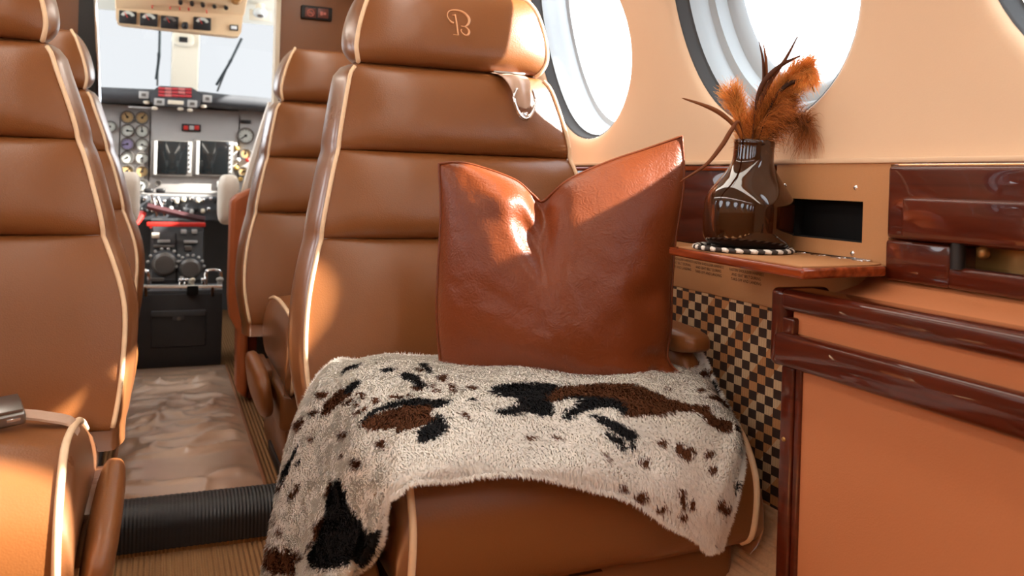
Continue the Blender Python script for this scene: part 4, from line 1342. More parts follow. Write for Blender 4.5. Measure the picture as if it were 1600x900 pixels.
BS, BTT = 260, 150
sg_, tg_ = np.meshgrid(np.linspace(0, 1, BS), np.linspace(0, 1, BTT))
bp_ = blanket_surface(sg_, tg_)
bt_root = thing('cowhide_throw', 'fluffy cream faux cowhide throw with black and brown patches over the seat', 'blanket', (0.45, 1.05, -0.30))
loc0 = np.array(bt_root.location)
me = bpy.data.meshes.new('throw_cloth')
vv = (bp_ - loc0).reshape(-1, 3)
ff = [(i * BS + j, i * BS + j + 1, (i + 1) * BS + j + 1, (i + 1) * BS + j) for i in range(BTT - 1) for j in range(BS - 1)]
me.from_pydata(vv.tolist(), [], ff)
set_col(me, blanket_color(sg_.ravel(), tg_.ravel()))
obj('throw_cloth', me, MT['fur'], bt_root, angle=180)
du = np.gradient(bp_, axis=1)
dv = np.gradient(bp_, axis=0)
nor = np.cross(du, dv)
nor /= np.linalg.norm(nor, axis=2, keepdims=True) + 1e-12
if nor[60, 150, 2] < 0:
    nor = -nor
area = np.linalg.norm(np.cross(du, dv), axis=2)[:-1, :-1].ravel()
NF = 150000
cell = rng.choice(len(area), NF, p=area / area.sum())
ci, cj = np.divmod(cell, BS - 1)
fs_ = (cj + rng.random(NF)) / (BS - 1)
ft_ = (ci + rng.random(NF)) / (BTT - 1)
# a ruff of extra strands along the hems
NE = 16000
es = rng.random(NE)
side_ = rng.integers(0, 4, NE)
fs_[:NE] = np.where(side_ == 0, 1 - rng.random(NE) * 0.006, np.where(side_ == 1, rng.random(NE) * 0.006, es))
ft_[:NE] = np.where(side_ == 2, 1 - rng.random(NE) * 0.010, np.where(side_ == 3, rng.random(NE) * 0.010, es))
root_ = blanket_surface(fs_, ft_)
ii = np.clip((ft_ * (BTT - 1)).astype(int), 0, BTT - 1)
jj = np.clip((fs_ * (BS - 1)).astype(int), 0, BS - 1)
nn = nor[ii, jj]
tv = dv[ii, jj]
tv /= np.linalg.norm(tv, axis=1, keepdims=True) + 1e-12
su = du[ii, jj]
su /= np.linalg.norm(su, axis=1, keepdims=True) + 1e-12
# clumped lean
cl = np.stack([np.sin(root_[:, 0] * 90 + 3 * np.sin(root_[:, 1] * 60)), np.sin(root_[:, 1] * 95 + 3 * np.sin(root_[:, 2] * 80 + root_[:, 0] * 40))], 1)
lean = tv * (0.85 + 0.25 * cl[:, :1]) + su * (0.40 * cl[:, 1:2]) + rng.normal(0, 0.11, (NF, 3))
ew = np.zeros((NF, 1))
outw = np.where((fs_ > 0.99)[:, None], su, np.where((fs_ < 0.01)[:, None], -su, np.where((ft_ < 0.015)[:, None], -tv, tv)))
edge_m = ((fs_ > 0.99) | (fs_ < 0.01) | (ft_ < 0.015) | (ft_ > 0.985))[:, None]
lean = np.where(edge_m, outw * 1.1 + rng.normal(0, 0.4, (NF, 3)), lean)
Ln = (0.0072 + rng.random((NF, 1)) * 0.0035)
d0 = nn * 0.9 + lean * 0.45
d0 /= np.linalg.norm(d0, axis=1, keepdims=True)
d1 = nn * 0.35 + lean * 0.9 + np.array([[0, 0, -0.25]])
d1 /= np.linalg.norm(d1, axis=1, keepdims=True)
p0 = root_ - nn * 0.001
p1 = p0 + d0 * Ln * 0.5
p2 = p1 + d1 * Ln * 0.6
wd = np.cross(d1, nn + rng.normal(0, 0.25, (NF, 3)))
wd /= np.linalg.norm(wd, axis=1, keepdims=True) + 1e-9
wd *= 0.0007
V = np.stack([p0 - wd, p0 + wd, p1 - wd * 0.9, p1 + wd * 0.9, p2], 1).reshape(-1, 3) - loc0
base = np.arange(NF) * 5
F = np.concatenate([np.stack([base, base + 1, base + 3], 1), np.stack([base, base + 3, base + 2], 1), np.stack([base + 2, base + 3, base + 4], 1)], 0)
me = bpy.data.meshes.new('fur_pile')
me.vertices.add(len(V))
me.vertices.foreach_set('co', V.astype(np.float32).ravel())
me.loops.add(F.size)
me.loops.foreach_set('vertex_index', F.astype(np.int32).ravel())
me.polygons.add(len(F))
me.polygons.foreach_set('loop_start', (np.arange(len(F)) * 3).astype(np.int32))
me.update()
fc = blanket_color(fs_, ft_)
set_col(me, np.repeat(fc, 5, axis=0))
me.validate()
me.polygons.foreach_set('use_smooth', [True] * len(me.polygons))
snr = nn * 1.0 + d1 * 0.2
snr /= np.linalg.norm(snr, axis=1, keepdims=True)
try:
    me.normals_split_custom_set_from_vertices(np.repeat(snr, 5, axis=0).tolist())
except Exception as ex:
    print('normals', ex)
fo = obj('fur_pile', me, MT['fur'], bt_root, smooth=False)
fo['kind'] = 'stuff'

# ------------------------------------------------------------------ vase, coaster, feathers
VX, VY, VZ = 0.736, 0.938, -0.0812
vs = thing('glass_vase', 'dark brown glass bottle vase holding rust feathers on the shelf', 'vase', (VX, VY, VZ))
vs.rotation_mode = 'QUATERNION'
vs.rotation_quaternion = Matrix.Rotation(0.055, 4, FW).to_quaternion()
vp = [(0.0, 0.0005), (0.040, 0.0), (0.050, 0.002), (0.0565, 0.008), (0.0592, 0.018), (0.0600, 0.032), (0.0598, 0.054), (0.0582, 0.064), (0.0535, 0.074), (0.045, 0.086), (0.037, 0.097), (0.0315, 0.106), (0.0285, 0.113), (0.0273, 0.120), (0.0270, 0.136), (0.0274, 0.141), (0.0268, 0.1445), (0.0255, 0.1448)]
inn = [(0.0240, 0.142), (0.0240, 0.120), (0.0255, 0.112), (0.034, 0.0965), (0.050, 0.072), (0.0555, 0.058), (0.0568, 0.032), (0.055, 0.015), (0.047, 0.007), (0.0, 0.006)]
prof = spline(vp, 70) + spline(inn, 40)
obj('vase_body', MB().lathe(prof, (0, 0, 0), 56), MT['amber'], vs, angle=180)

co_ = thing('woven_coaster', 'flat coaster of dark and white braided strands under the brown vase', 'coaster', (0.725, 0.93, -0.0858))
ca, cbx = 0.062, 0.068
obj('coaster_base', MB().lathe([(0.0, 0.0028), (0.058, 0.0028), (0.060, 0.0015), (0.060, 0.0)], (0, 0, 0.0002), 40), MT['stripe_b'], co_)
for k in range(44):
    a0, a1 = 2 * PI * k / 44, 2 * PI * (k + 1.25) / 44
    pts = []
    for q in range(5):
        a = a0 + (a1 - a0) * q / 4
        rr = 0.0585 + 0.0055 * q / 4
        pts.append((rr * math.cos(a), rr * 1.05 * math.sin(a), 0.0030 + 0.0012 * math.sin(PI * q / 4)))
    obj('strand', MB().tube(pts, [0.0022, 0.0031, 0.0032, 0.0031, 0.0022], 6), MT['stripe_w'] if k % 2 else MT['stripe_b'], co_, angle=180)

PXM = 1.151 / 1320                          # metres per photo pixel at the vase's distance
MX, MY, MZ = 0.738, 0.938, 0.058


def fpt(px, py, dep=0.0):
    a = (px - 1182) * PXM
    b = -(py - 229) * PXM
    p = Vector((MX, MY, MZ)) + RT * (a + b * 0.03) + UP * (b - a * 0.0) - FW * dep
    p.z += a * 0.03
    p.x = min(p.x, 0.797)
    return p


def feather_mesh(name, path, blen, bcount, cA, cB, parent, droop=0.6, spread=0.8, seed=1, curl=0.0, sides=(1, 1), depth_sp=0.7):
    rg = random.Random(seed)
    pts = [Vector(p) for p in spline([tuple(fpt(*p)) for p in path], 40)]
    V, Fc, Cc = [], [], []
    for b in range(bcount):
        q = rg.random() ** 0.85
        f = q * 38.99
        i = int(f)
        base = pts[i].lerp(pts[i + 1], f - i)
        tan = (pts[min(i + 1, 39)] - pts[max(i - 1, 0)]).normalized()
        sdir = tan.cross(FW)
        sd_ = 1 if rg.random() < sides[0] / (sides[0] + sides[1]) else -1
        L = blen(q, sd_) * (0.6 + 0.5 * rg.random())
        d = (sdir * sd_ * spread + tan * (0.55 + 0.3 * rg.random()) - FW * rg.uniform(-1, 1) * depth_sp)
        d.normalize()
        w = 0.00034 if rg.random() < 0.8 else 0.0005
        cph, cam_ = rg.uniform(0, 6.28), rg.uniform(0.1, 0.5)
        p = base.copy()
        k0 = len(V)
        colr = rg.random()
        clump = vnoise(q * 14 + seed, sd_ * 3 + seed) + 0.5
        d = (d + tan * (clump - 0.5) * 0.9 - FW * (clump - 0.5) * 0.6).normalized()
        c = [cA[k] * (1 - colr) + cB[k] * colr for k in range(3)]
        nseg = 8
        wv = (d.cross(FW)).normalized()
        for sgm in range(nseg + 1):
            tt = sgm / nseg
            ww = w * (1 - 0.75 * tt)
            V.append(p - wv * ww)
            V.append(p + wv * ww)
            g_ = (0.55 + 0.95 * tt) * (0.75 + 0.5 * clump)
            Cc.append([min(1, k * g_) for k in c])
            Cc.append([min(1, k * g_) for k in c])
            step = L / nseg
            d = (d + Vector((rg.uniform(-.15, .15), rg.uniform(-.15, .15), -droop * tt * 0.35 + rg.uniform(-.15, .15))) + tan * (curl * 0.25 + cam_ * math.sin(cph + tt * 7)) + sdir * cam_ * math.cos(cph + tt * 6)).normalized()
            p = p + d * step
            if p.x > 0.7975:
                p.x = 0.7975
        for sgm in range(nseg):
            o = k0 + sgm * 2
            Fc.append((o, o + 1, o + 3, o + 2))
    loc = np.array(parent.location)
    me = bpy.data.meshes.new(name)
    me.from_pydata([tuple(np.array(v) - loc) for v in V], [], Fc)
    set_col(me, np.array(Cc))
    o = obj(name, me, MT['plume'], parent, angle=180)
    o['kind'] = 'stuff'
    shaft = MB().tube(pts, [0.0016 * (1 - 0.8 * k / 39) for k in range(40)], 6)
    so_ = mesh_from('shaft', shaft)
    so_.transform(Matrix.Translation(-Vector(parent.location)))
    set_col(so_, np.tile(np.array([[0.12, 0.045, 0.018]]), (len(so_.vertices), 1)))
    obj('shaft', so_, MT['plume'], parent, angle=180)
    return o


G = 'rust feathers in the brown vase'
OR1, OR2, DK1, DK2 = (0.62, 0.22, 0.045), (0.85, 0.42, 0.12), (0.20, 0.065, 0.018), (0.42, 0.15, 0.04)
f1 = thing('plume_feather', 'bright orange curled ostrich plume rising highest right of the vase mouth', 'feather', (MX, MY, MZ), 0, G)
feather_mesh('barbs', [(1180, 250, -.005), (1190, 205, .0), (1212, 160, .004), (1240, 122, .008), (1268, 112, .010), (1284, 122, .012)], lambda q, s: (0.019 + 0.018 * q), 3000, OR1, OR2, f1, 0.5, 0.75, 3, 0.3, (1.2, 0.8))
f2 = thing('plume_feather', 'broad backlit rust plume leaning right against the window', 'feather', (MX, MY, MZ), 0, G)
feather_mesh('barbs', [(1186, 250, -.008), (1200, 205, -.01), (1225, 170, -.012), (1252, 145, -.012), (1278, 136, -.010)], lambda q, s: (0.034 + 0.030 * math.sin(PI * min(1, q * 1.05))) * (1.0 if s < 0 else 0.75), 3000, DK2, OR1, f2, 0.9, 0.9, 5, 0.2, (1.3, 0.7), 0.4)
f3 = thing('plume_feather', 'short fluffy orange plume at the left of the vase mouth', 'feather', (MX, MY, MZ), 0, G)
feather_mesh('barbs', [(1176, 250, 0), (1168, 212, .004), (1158, 178, .008), (1146, 152, .010)], lambda q, s: 0.018 + 0.012 * q, 1900, OR1, OR2, f3, 0.2, 0.7, 8, 0.6)
f4 = thing('plume_feather', 'dark drooping plume hanging below the vase rim on the right', 'feather', (MX, MY, MZ), 0, G)
feather_mesh('barbs', [(1192, 250, 0), (1212, 214, .006), (1238, 196, .010), (1262, 196, .012), (1276, 206, .014)], lambda q, s: 0.030 + 0.022 * q, 900, DK1, DK2, f4, 2.0, 0.7, 11, 0.0, (1.4, 0.6), 0.4)
f5 = thing('plume_feather', 'dense dark rust plume filling the middle of the vase mouth', 'feather', (MX, MY, MZ), 0, G)
feather_mesh('barbs', [(1183, 250, 0.006), (1186, 215, .008), (1198, 188, .010), (1216, 168, .012)], lambda q, s: 0.028 + 0.012 * q, 2200, DK1, OR1, f5, 0.7, 0.8, 15, 0.1)
quills = [
    ('tall pointed brown quill feather reaching highest above the plumes', [(1178, 235, .01), (1188, 175, .012), (1204, 132, .012), (1226, 96, .012), (1243, 60, .012)], 0.0030),
    ('thin brown quill tip forking left above the plumes', [(1182, 235, .0), (1194, 150, .006), (1193, 105, .008), (1183, 68, .010)], 0.0022),
    ('second thin brown quill close beside the forking tip', [(1184, 235, .0), (1198, 150, .004), (1198, 105, .006), (1191, 72, .008)], 0.0024),
    ('broad brown quill feather slanting right over the orange plume', [(1180, 235, .014), (1186, 150, .016), (1212, 112, .016), (1248, 92, .016)], 0.0036),
    ('pale tipped quill feather sticking out far to the left', [(1172, 240, .012), (1153, 204, .016), (1130, 183, .018), (1104, 170, .018), (1067, 158, .018)], 0.0034),
    ('long quill feather bending down left toward the pillow', [(1174, 240, .012), (1158, 196, .018), (1146, 208, .020), (1132, 232, .022), (1108, 262, .024), (1070, 287, .026)], 0.0034),
    ('dark arched quill feather curving over the right plume', [(1186, 240, .012), (1208, 165, .016), (1232, 136, .018), (1262, 134, .018), (1296, 152, .018)], 0.0030),
    ('wispy quill feather trailing right below the window', [(1188, 240, .0), (1220, 200, .008), (1258, 184, .010), (1284, 196, .010), (1307, 193, .010)], 0.0014),
]
for k, (lb, path, wd_) in enumerate(quills):
    q = thing('quill_feather', lb, 'feather', (MX, MY, MZ), 0, 'pointed quill feathers in the vase')
    pts = spline([tuple(fpt(*p)) for p in path], 40)
    rad = [wd_ * (0.25 + 0.75 * math.sin(PI * min(1, max(0, (i / 39 - 0.15) / 0.85)) ** 0.8)) * (1 if i < 39 else 0.1) for i in range(40)]
    mb = MB().tube(pts, rad, 6)
    me = mesh_from('vane', mb)
    me.transform(Matrix.Translation(-Vector(q.location)))
    c0_ = np.array([(0.16, 0.05, 0.02), (0.12, 0.04, 0.018), (0.30, 0.10, 0.03), (0.11, 0.035, 0.015), (0.30, 0.11, 0.04), (0.24, 0.08, 0.03), (0.05, 0.018, 0.01), (0.14, 0.05, 0.02)][k])
    set_col(me, np.tile(c0_[None, :], (len(me.vertices), 1)))
    obj('vane', me, MT['plume'], q, angle=180)


# ------------------------------------------------------------------ cockpit
def at(px, py, Y):
    """point at forward distance Y seen at photo pixel px, py"""
    u, v = (px - 800) / 1320, -(py - 281.44) / 1320
    a = u * math.cos(ROLL) - v * math.sin(ROLL)
    b = u * math.sin(ROLL) + v * math.cos(ROLL)
    d = FW + RT * a + UP * b
    return d * (Y / d.y)


def rect(mb, px0, py0, px1, py1, Y, th, r=0.0):
    """box standing at distance Y whose front spans these pixels"""
    a, b = at(px0, py0, Y), at(px1, py1, Y)
    return mb.box(min(a.x, b.x), max(a.x, b.x), Y, Y + th, min(a.z, b.z), max(a.z, b.z), r)


ip = thing('instrument_panel', 'grey cockpit instrument panel with round gauges and two dark screens', 'instrument panel', (0.09, 4.0, FLOOR))
pnl = MB().box(-0.62, 0.80, 4.0, 4.10, -0.185, 0.275, 0.004)
obj('panel_plate', pnl, MT['grey'], ip, world=True)
for px0, px1 in ((150, 186), (187, 233), (234, 372), (373, 420)):
    q = MB()
    rect(q, px0, 172, px1, 303, 3.996, 0.006, 0.001)
    obj('sub_panel', q, MT['grey'], ip, world=True)


def gauge(px, py, rpx, face, Y=3.99, root=ip):
    c = at(px, py, Y)
    k = rpx * 3.70 / 1320 * (Y / 4.0)
    bz = obj('gauge', MB().lathe([(k * 0.80, -0.004), (k * 0.82, 0.006), (k, 0.006), (k * 1.04, 0.0), (k * 1.04, -0.008)], c, 24, 'y'), MT['bezel'], root, world=True)
    obj('dial', MB().lathe([(0.0, 0.001), (k * 0.82, 0.001)], c, 24, 'y'), face, bz, world=True)
    h = hash2(px, py) * 6.28
    nd = MB().tube([(c.x, c.y - 0.003, c.z), (c.x + k * 0.7 * math.cos(h), c.y - 0.003, c.z + k * 0.7 * math.sin(h))], k * 0.07, 5)
    nd.lathe([(0.0, 0.0045), (k * 0.16, 0.004), (k * 0.18, 0.001)], c, 10, 'y')
    for q in range(12):
        a = q * PI / 6
        nd.tube([(c.x + k * 0.6 * math.cos(a), c.y - 0.0015, c.z + k * 0.6 * math.sin(a)), (c.x + k * 0.74 * math.cos(a), c.y - 0.0015, c.z + k * 0.74 * math.sin(a))], k * 0.035, 4, False)
    obj('needle', nd, MT['dark'], bz, world=True)
    return bz


for r_i, py in enumerate((183, 204, 225, 246, 267, 288)):
    for c_i, px in enumerate((199, 222)):
        if r_i == 5 and c_i == 0:
            continue
        gauge(px, py + c_i, 10, MT['dialw'] if r_i in (0, 4) else (MT['dialp'] if (r_i == 2 and c_i == 0) else MT['dial']))
gauge(384, 212, 13, MT['dial'])
gauge(384, 240, 9, MT['dialw'])
gauge(380, 268, 8, MT['dialw'])
gauge(172, 198, 9, MT['dial'])
for x0, x1 in ((236, 300), (302, 364)):
    q = MB()
    rect(q, x0, 218, x1, 276, 3.972, 0.03, 0.003)
    scn = obj('display', q, MT['bezel'], ip, world=True)
    q = MB()
    rect(q, x0 + 10, 219.5, x1 - 8, 273, 3.969, 0.006, 0.002)
    obj('screen', q, MT['screen'], scn, world=True)
    q = MB()
    rect(q, x0 + 5, 220, x0 + 8.5, 273, 3.969, 0.005, 0.001)
    obj('key_strip', q, MT['lgrey'], scn, world=True)
    q = MB()
    rect(q, x1 - 6, 222, x1 - 2, 270, 3.969, 0.005, 0.001)
    obj('key_strip', q, MT['lgrey'], scn, world=True)
    q = MB()
    for k in range(6):
        rect(q, x1 - 5.2, 226 + k * 7.3, x1 - 3, 229 + k * 7.3, 3.966, 0.004, 0.0005)
    obj('key', q, MT['dark'], scn, world=True)
q = MB()
rect(q, 284, 193, 314, 206, 3.985, 0.015, 0.003)
mod = obj('switch_module', q, MT['dark'], ip, world=True)
for a, b, mt in ((287, 294, 'red'), (296, 303, 'lgrey'), (304, 311, 'red')):
    q = MB()
    rect(q, a, 196, b, 203, 3.982, 0.006, 0.0015)
    obj('lit_switch', q, MT[mt], mod, world=True)
q = MB()
rect(q, 339, 283, 352, 293, 3.985, 0.01, 0.001)
obj('small_placard', q, MT['lgrey'], ip, world=True)
gauge(247, 286, 5, MT['bezel'])
q = MB()
rect(q, 376, 187, 392, 193, 3.985, 0.01, 0.001)
obj('vent_grille', q, MT['dark'], ip, world=True)
for k, (px, py, mt) in enumerate([(370, 232, 'yellow'), (372, 250, 'lgrey'), (369, 262, 'yellow'), (387, 250, 'red'), (376, 280, 'yellow'), (392, 262, 'lgrey'), (367, 226, 'lgrey'), (388, 283, 'lgrey')]):
    obj('knob', MB().soft(at(px, py, 3.985), (0.010, 0.014, 0.010), 2.5, 5), MT[mt], ip, world=True)

# lower switch panel
q = MB()
rect(q, 205, 305, 352, 345, 3.95, 0.044, 0.004)
lp = thing('switch_panel', 'dark cockpit subpanel crowded with switches below the grey instrument panel', 'switch panel', (0.1, 3.95, FLOOR))
obj('panel_plate', q, MT['dgrey'], lp, world=True)
rg = random.Random(4)
for k in range(26):
    px, py = 218 + (k % 13) * 10 + rg.uniform(-2, 2), 313 + (k // 13) * 16 + rg.uniform(-3, 3)
    q = at(px, py, 3.945)
    obj('switch', MB().soft(q, (0.009, 0.014, 0.009 + 0.006 * rg.random()), 3, 4), MT[rg.choice(['lgrey', 'dark', 'chrome', 'dark', 'cream'])], lp, world=True)
for a in (269, 281):
    q = MB()
    rect(q, a, 313, a + 9, 324, 3.94, 0.01, 0.002)
    obj('rocker', q, MT['void'], lp, world=True)

# glareshield with the annunciator hump
gs = thing('glareshield', 'dark grey glareshield with red annunciator tiles under the windshield', 'glareshield', (0.09, 3.9, FLOOR))
pts = [(-0.66, 0.335), (-0.3, 0.335), (-0.05, 0.34), (0.10, 0.345), (0.25, 0.338), (0.45, 0.332), (0.82, 0.30)]
sg2 = spline(pts, 40)
rows = []
for x, z in sg2:
    cz = [(3.90, z - 0.058), (3.885, z - 0.05), (3.875, z - 0.03), (3.88, z - 0.008), (3.90, z), (4.05, z + 0.004), (4.49, z - 0.01), (4.49, z - 0.06)]
    rows.append([(x, y, zz) for y, zz in cz])
obj('pad', MB().grid(rows, True), MT['dgrey'], gs, world=True, angle=60)
hump = [(235, 148), (243, 138), (250, 134), (300, 137), (308, 142), (316, 152), (312, 166), (304, 168), (240, 162), (235, 158)]
hp = [at(x, y, 3.84) for x, y in hump]
hm = MB()
ring0 = [(p.x, 3.84, p.z) for p in hp]
cxm, czm = sum(p.x for p in hp) / 10, sum(p.z for p in hp) / 10
ring1 = [(p.x, 3.95, p.z) for p in hp]
hm.grid([ring0, ring1], True).cap(ring0)
hpo = obj('annunciator_housing', hm, MT['dgrey'], gs, world=True, angle=30)
for r_i in range(3):
    for c_i in range(5):
        q = MB()
        x0 = 247.5 + c_i * 10.5
        y0 = 136 + r_i * 5.2 + c_i * 0.35
        rect(q, x0, y0, x0 + 9.8, y0 + 4.7, 3.834, 0.008, 0.001)
        obj('warning_tile', q, MT['annpink'] if (r_i * 5 + c_i) in (1, 3, 8, 11, 6) else MT['annred'], hpo, world=True)
for a, b, c, d in ((241, 153, 257, 165), (293, 156, 308, 168), (217, 142, 232, 154), (317, 148, 331, 160)):
    q = MB()
    rect(q, a, b, c, d, 3.836, 0.02, 0.003)
    k = obj('button', q, MT['lgrey'], hpo, world=True)
    q = MB()
    rect(q, a + 4, b + 3.5, c - 4, d - 3.5, 3.833, 0.006, 0.001)
    obj('button_cap', q, MT['bezel'], k, world=True)
q = MB()
rect(q, 262, 156, 287, 164, 3.836, 0.01, 0.003)
obj('data_plate', q, MT['cream'], hpo, world=True)
q = MB()
rect(q, 201, 166, 237, 170, 3.86, 0.01, 0.001)
obj('light_strip', q, MT['lgrey'], gs, world=True)
for px, py in ((242, 169), (297, 172), (318, 166), (229, 160), (282, 170)):
    obj('post_light', MB().soft(at(px, py, 3.86), (0.012, 0.012, 0.008), 2.5, 5), MT['cream'], gs, world=True)

# overhead panel
oh = thing('overhead_panel', 'tan overhead cockpit panel with four black meters and switches', 'overhead panel', (0.05, 3.6, 0.6))
def ohpt(px, py, dy=0.0):
    return at(px, py, 3.6 + dy)
lip = MB()
outl = [(181, 10), (380, 22), (377, 50), (373, 56), (366, 57), (190, 38), (183, 35), (181, 28)]
r0 = [tuple(ohpt(*p)) for p in outl]
r1 = [(p[0], p[1] + 0.06, p[2]) for p in r0]
lip.grid([r0, r1], True).cap(r0)
obj('meter_panel', lip, MT['ovp'], oh, world=True, angle=30)
up = MB()
b0, b1 = at(180, 12, 3.595), at(382, 23, 3.595)
t0, t1 = Vector((b0.x, 3.35, 0.775)), Vector((b1.x + 0.01, 3.35, 0.785))
up.add([b0, b1, t1, t0, b0 + Vector((0, .06, 0)), b1 + Vector((0, .06, 0)), t1 + Vector((0, .06, 0.02)), t0 + Vector((0, .06, 0.02))], [(0, 1, 2, 3), (4, 7, 6, 5), (0, 4, 5, 1), (1, 5, 6, 2), (2, 6, 7, 3), (3, 7, 4, 0)])
obj('switch_deck', up, MT['ovp'], oh, world=True, bevel=0.004)
for k, px in enumerate((199.5, 232.5, 265, 316)):
    py = 26.5 + 4 * k - (2 if k == 3 else 0) + 0.0
    q = MB()
    rect(q, px - 13.5, py - 11, px + 13.5, py + 11, 3.588, 0.02, 0.003)
    mtr = obj('meter', q, MT['dark'], oh, world=True)
    cpt = at(px, py + 1, 3.586)
    kk = 0.026
    arc = MB()
    rows = [[(cpt.x + rr * math.cos(a), cpt.y, cpt.z + rr * math.sin(a)) for a in [0.35 + (PI - 0.7) * t / 10 for t in range(11)]] for rr in (kk * 0.55, kk * 1.0)]
    arc.grid(rows)
    obj('meter_scale', arc, MT['dial'] if k != 2 else MT['bezel'], mtr, world=True)
    obj('meter_needle', MB().tube([(cpt.x, cpt.y - 0.001, cpt.z), (cpt.x - 0.012, cpt.y - 0.001, cpt.z + 0.02)], 0.0012, 5), MT['red'], mtr, world=True)
obj('selector_knob', MB().soft(at(289, 40, 3.585), (0.012, 0.02, 0.014), 3, 6), MT['dark'], oh, world=True)
q = MB()
rect(q, 359, 38, 372, 48, 3.590, 0.01, 0.002)
lz = obj('indicator', q, MT['dark'], oh, world=True)
q = MB()
rect(q, 361, 40, 370, 46, 3.587, 0.006, 0.001)
obj('indicator_lens', q, MT['white'], lz, world=True)
for px, py in ((282, 0), (300, 2), (317, 4), (335, 6), (353, 8), (238, 7), (266, 9), (281, 10), (295, 11), (323, 15)):
    big = py < 7 or px > 330
    Y = 3.56 if py > 5 else 3.53
    b = at(px, py, Y)
    obj('toggle', MB().tube([b + Vector((0, 0.02, 0)), b + Vector((0, -0.02, -0.016))], 0.008 if px >= 282 and py < 9 else 0.003, 8), MT['dark'] if px >= 282 and py < 9 else MT['red'], oh, world=True)
obj('rotary_knob', MB().lathe([(0, 0.03), (0.016, 0.028), (0.022, 0.0)], at(369, -1, 3.53), 18, 'y'), MT['brass'], oh, world=True)

dl = thing('dome_light', 'small white cockpit dome light right of the overhead panel', 'light', tuple(at(405, 20, 3.9)))
q = MB()
rect(q, 390, 14, 424, 34, 3.92, 0.02, 0.004)
obj('mount_plate', q, MT['cream'], dl, world=True)
obj('lamp_eyeball', MB().soft(at(406, 20, 3.915), (0.03, 0.03, 0.022), 2.2, 8), MT['white'], dl, world=True)
obj('lamp_aperture', MB().soft(at(407, 25, 3.893), (0.015, 0.008, 0.007), 2.2, 6), MT['bezel'], dl, world=True)
obj('mount_arm', MB().tube([at(406, 18, 3.93), at(406, 18, 3.93) + Vector((0, 0.02, 0.08))], 0.02, 10), MT['cream'], dl, world=True)

for (lb, p0, p1) in (('left windshield wiper blade leaning close to the centre post', (250, 48), (244, 124)), ('right windshield wiper blade slanting across the windshield', (377, 61), (338, 133))):
    a, b = at(*p0, 4.50), at(*p1, 4.53)
    a = Vector((a.x, 4.47, a.z))
    wt = thing('windshield_wiper', lb, 'wiper', tuple(b), 0, 'windshield wipers')
    obj('blade', MB().tube([a, a.lerp(b, 0.5) + Vector((0.006, 0, 0)), b], 0.007, 6), MT['wiper'], wt, world=True)
    obj('wiper_arm', MB().tube([a.lerp(b, 0.45) + Vector((0, 0.012, 0)), b + Vector((0.006, 0.02, -0.03))], 0.005, 6), MT['grey'], wt, world=True)

# pedestal : black cabinet in front, sloped avionics console behind
pb = thing('pedestal_box', 'black console box with drop-down drawer at the aisle end', 'console', (0.07, 3.35, FLOOR))
obj('cabinet_body', MB().box(-0.080, 0.218, 3.22, 3.52, FLOOR, -0.440, 0.004), MT['box'], pb, world=True)
q = MB()
rect(q, 237, 490, 321, 540, 3.212, 0.02, 0.003)
dr = obj('drawer_front', q, MT['box'], pb, world=True)
q = MB()
rect(q, 236, 487, 322, 493, 3.205, 0.02, 0.003)
rect(q, 270, 491, 289, 500, 3.206, 0.01, 0.003)
obj('drawer_pull', q, MT['dgrey'], dr, world=True)
obj('drawer_latch', MB().lathe([(0.0, 0.004), (0.006, 0.003), (0.007, 0.0)], at(279.5, 498, 3.206), 12, 'y'), MT['bezel'], dr, world=True)
tr = MB()
rect(tr, 214, 455, 347, 464, 3.225, 0.02, 0.002)
obj('top_lip', tr, MT['dgrey'], pb, world=True)
rl = MB()
a, b = at(214, 448, 3.20), at(347, 448, 3.20)
rl.tube([a, b], 0.006, 8)
for px in (228, 332):
    rl.tube([at(px, 448, 3.20), at(px, 463, 3.20)], 0.006, 8)
rr_ = obj('top_rail', rl, MT['chrome'], pb, world=True)
q = MB()
rect(q, 292, 447, 310, 461, 3.192, 0.03, 0.004)
obj('rail_clip', q, MT['void'], rr_, world=True)
for px0, px1 in ((213, 232), (322, 345)):
    Y = 3.30
    path = [at(px0, 444, Y), at(px0, 430, Y), at(px0 + 3, 423, Y), at(px1 - 4, 423, Y), at(px1, 430, Y), at(px1, 444, Y)]
    path = [p + Vector((0, 0, 0)) for p in path]
    path[0].z = path[-1].z = -0.442
    obj('grab_handle', MB().tube(spline([tuple(p) for p in path], 24), 0.006, 8), MT['chrome'], pb, world=True)
for px, mt in ((291, 'chrome'), (301, 'cream'), (318, 'chrome'), (345, 'lgrey'), (219, 'lgrey'), (283, 'chrome'), (342, 'lgrey')):
    p = at(px, 437, 3.28)
    obj('knob', MB().tube([(p.x, p.y, -0.443), (p.x, p.y, -0.40)], 0.006, 8).soft((p.x, p.y, -0.398), (0.010, 0.010, 0.008), 2.3, 5), MT[mt], pb, world=True)

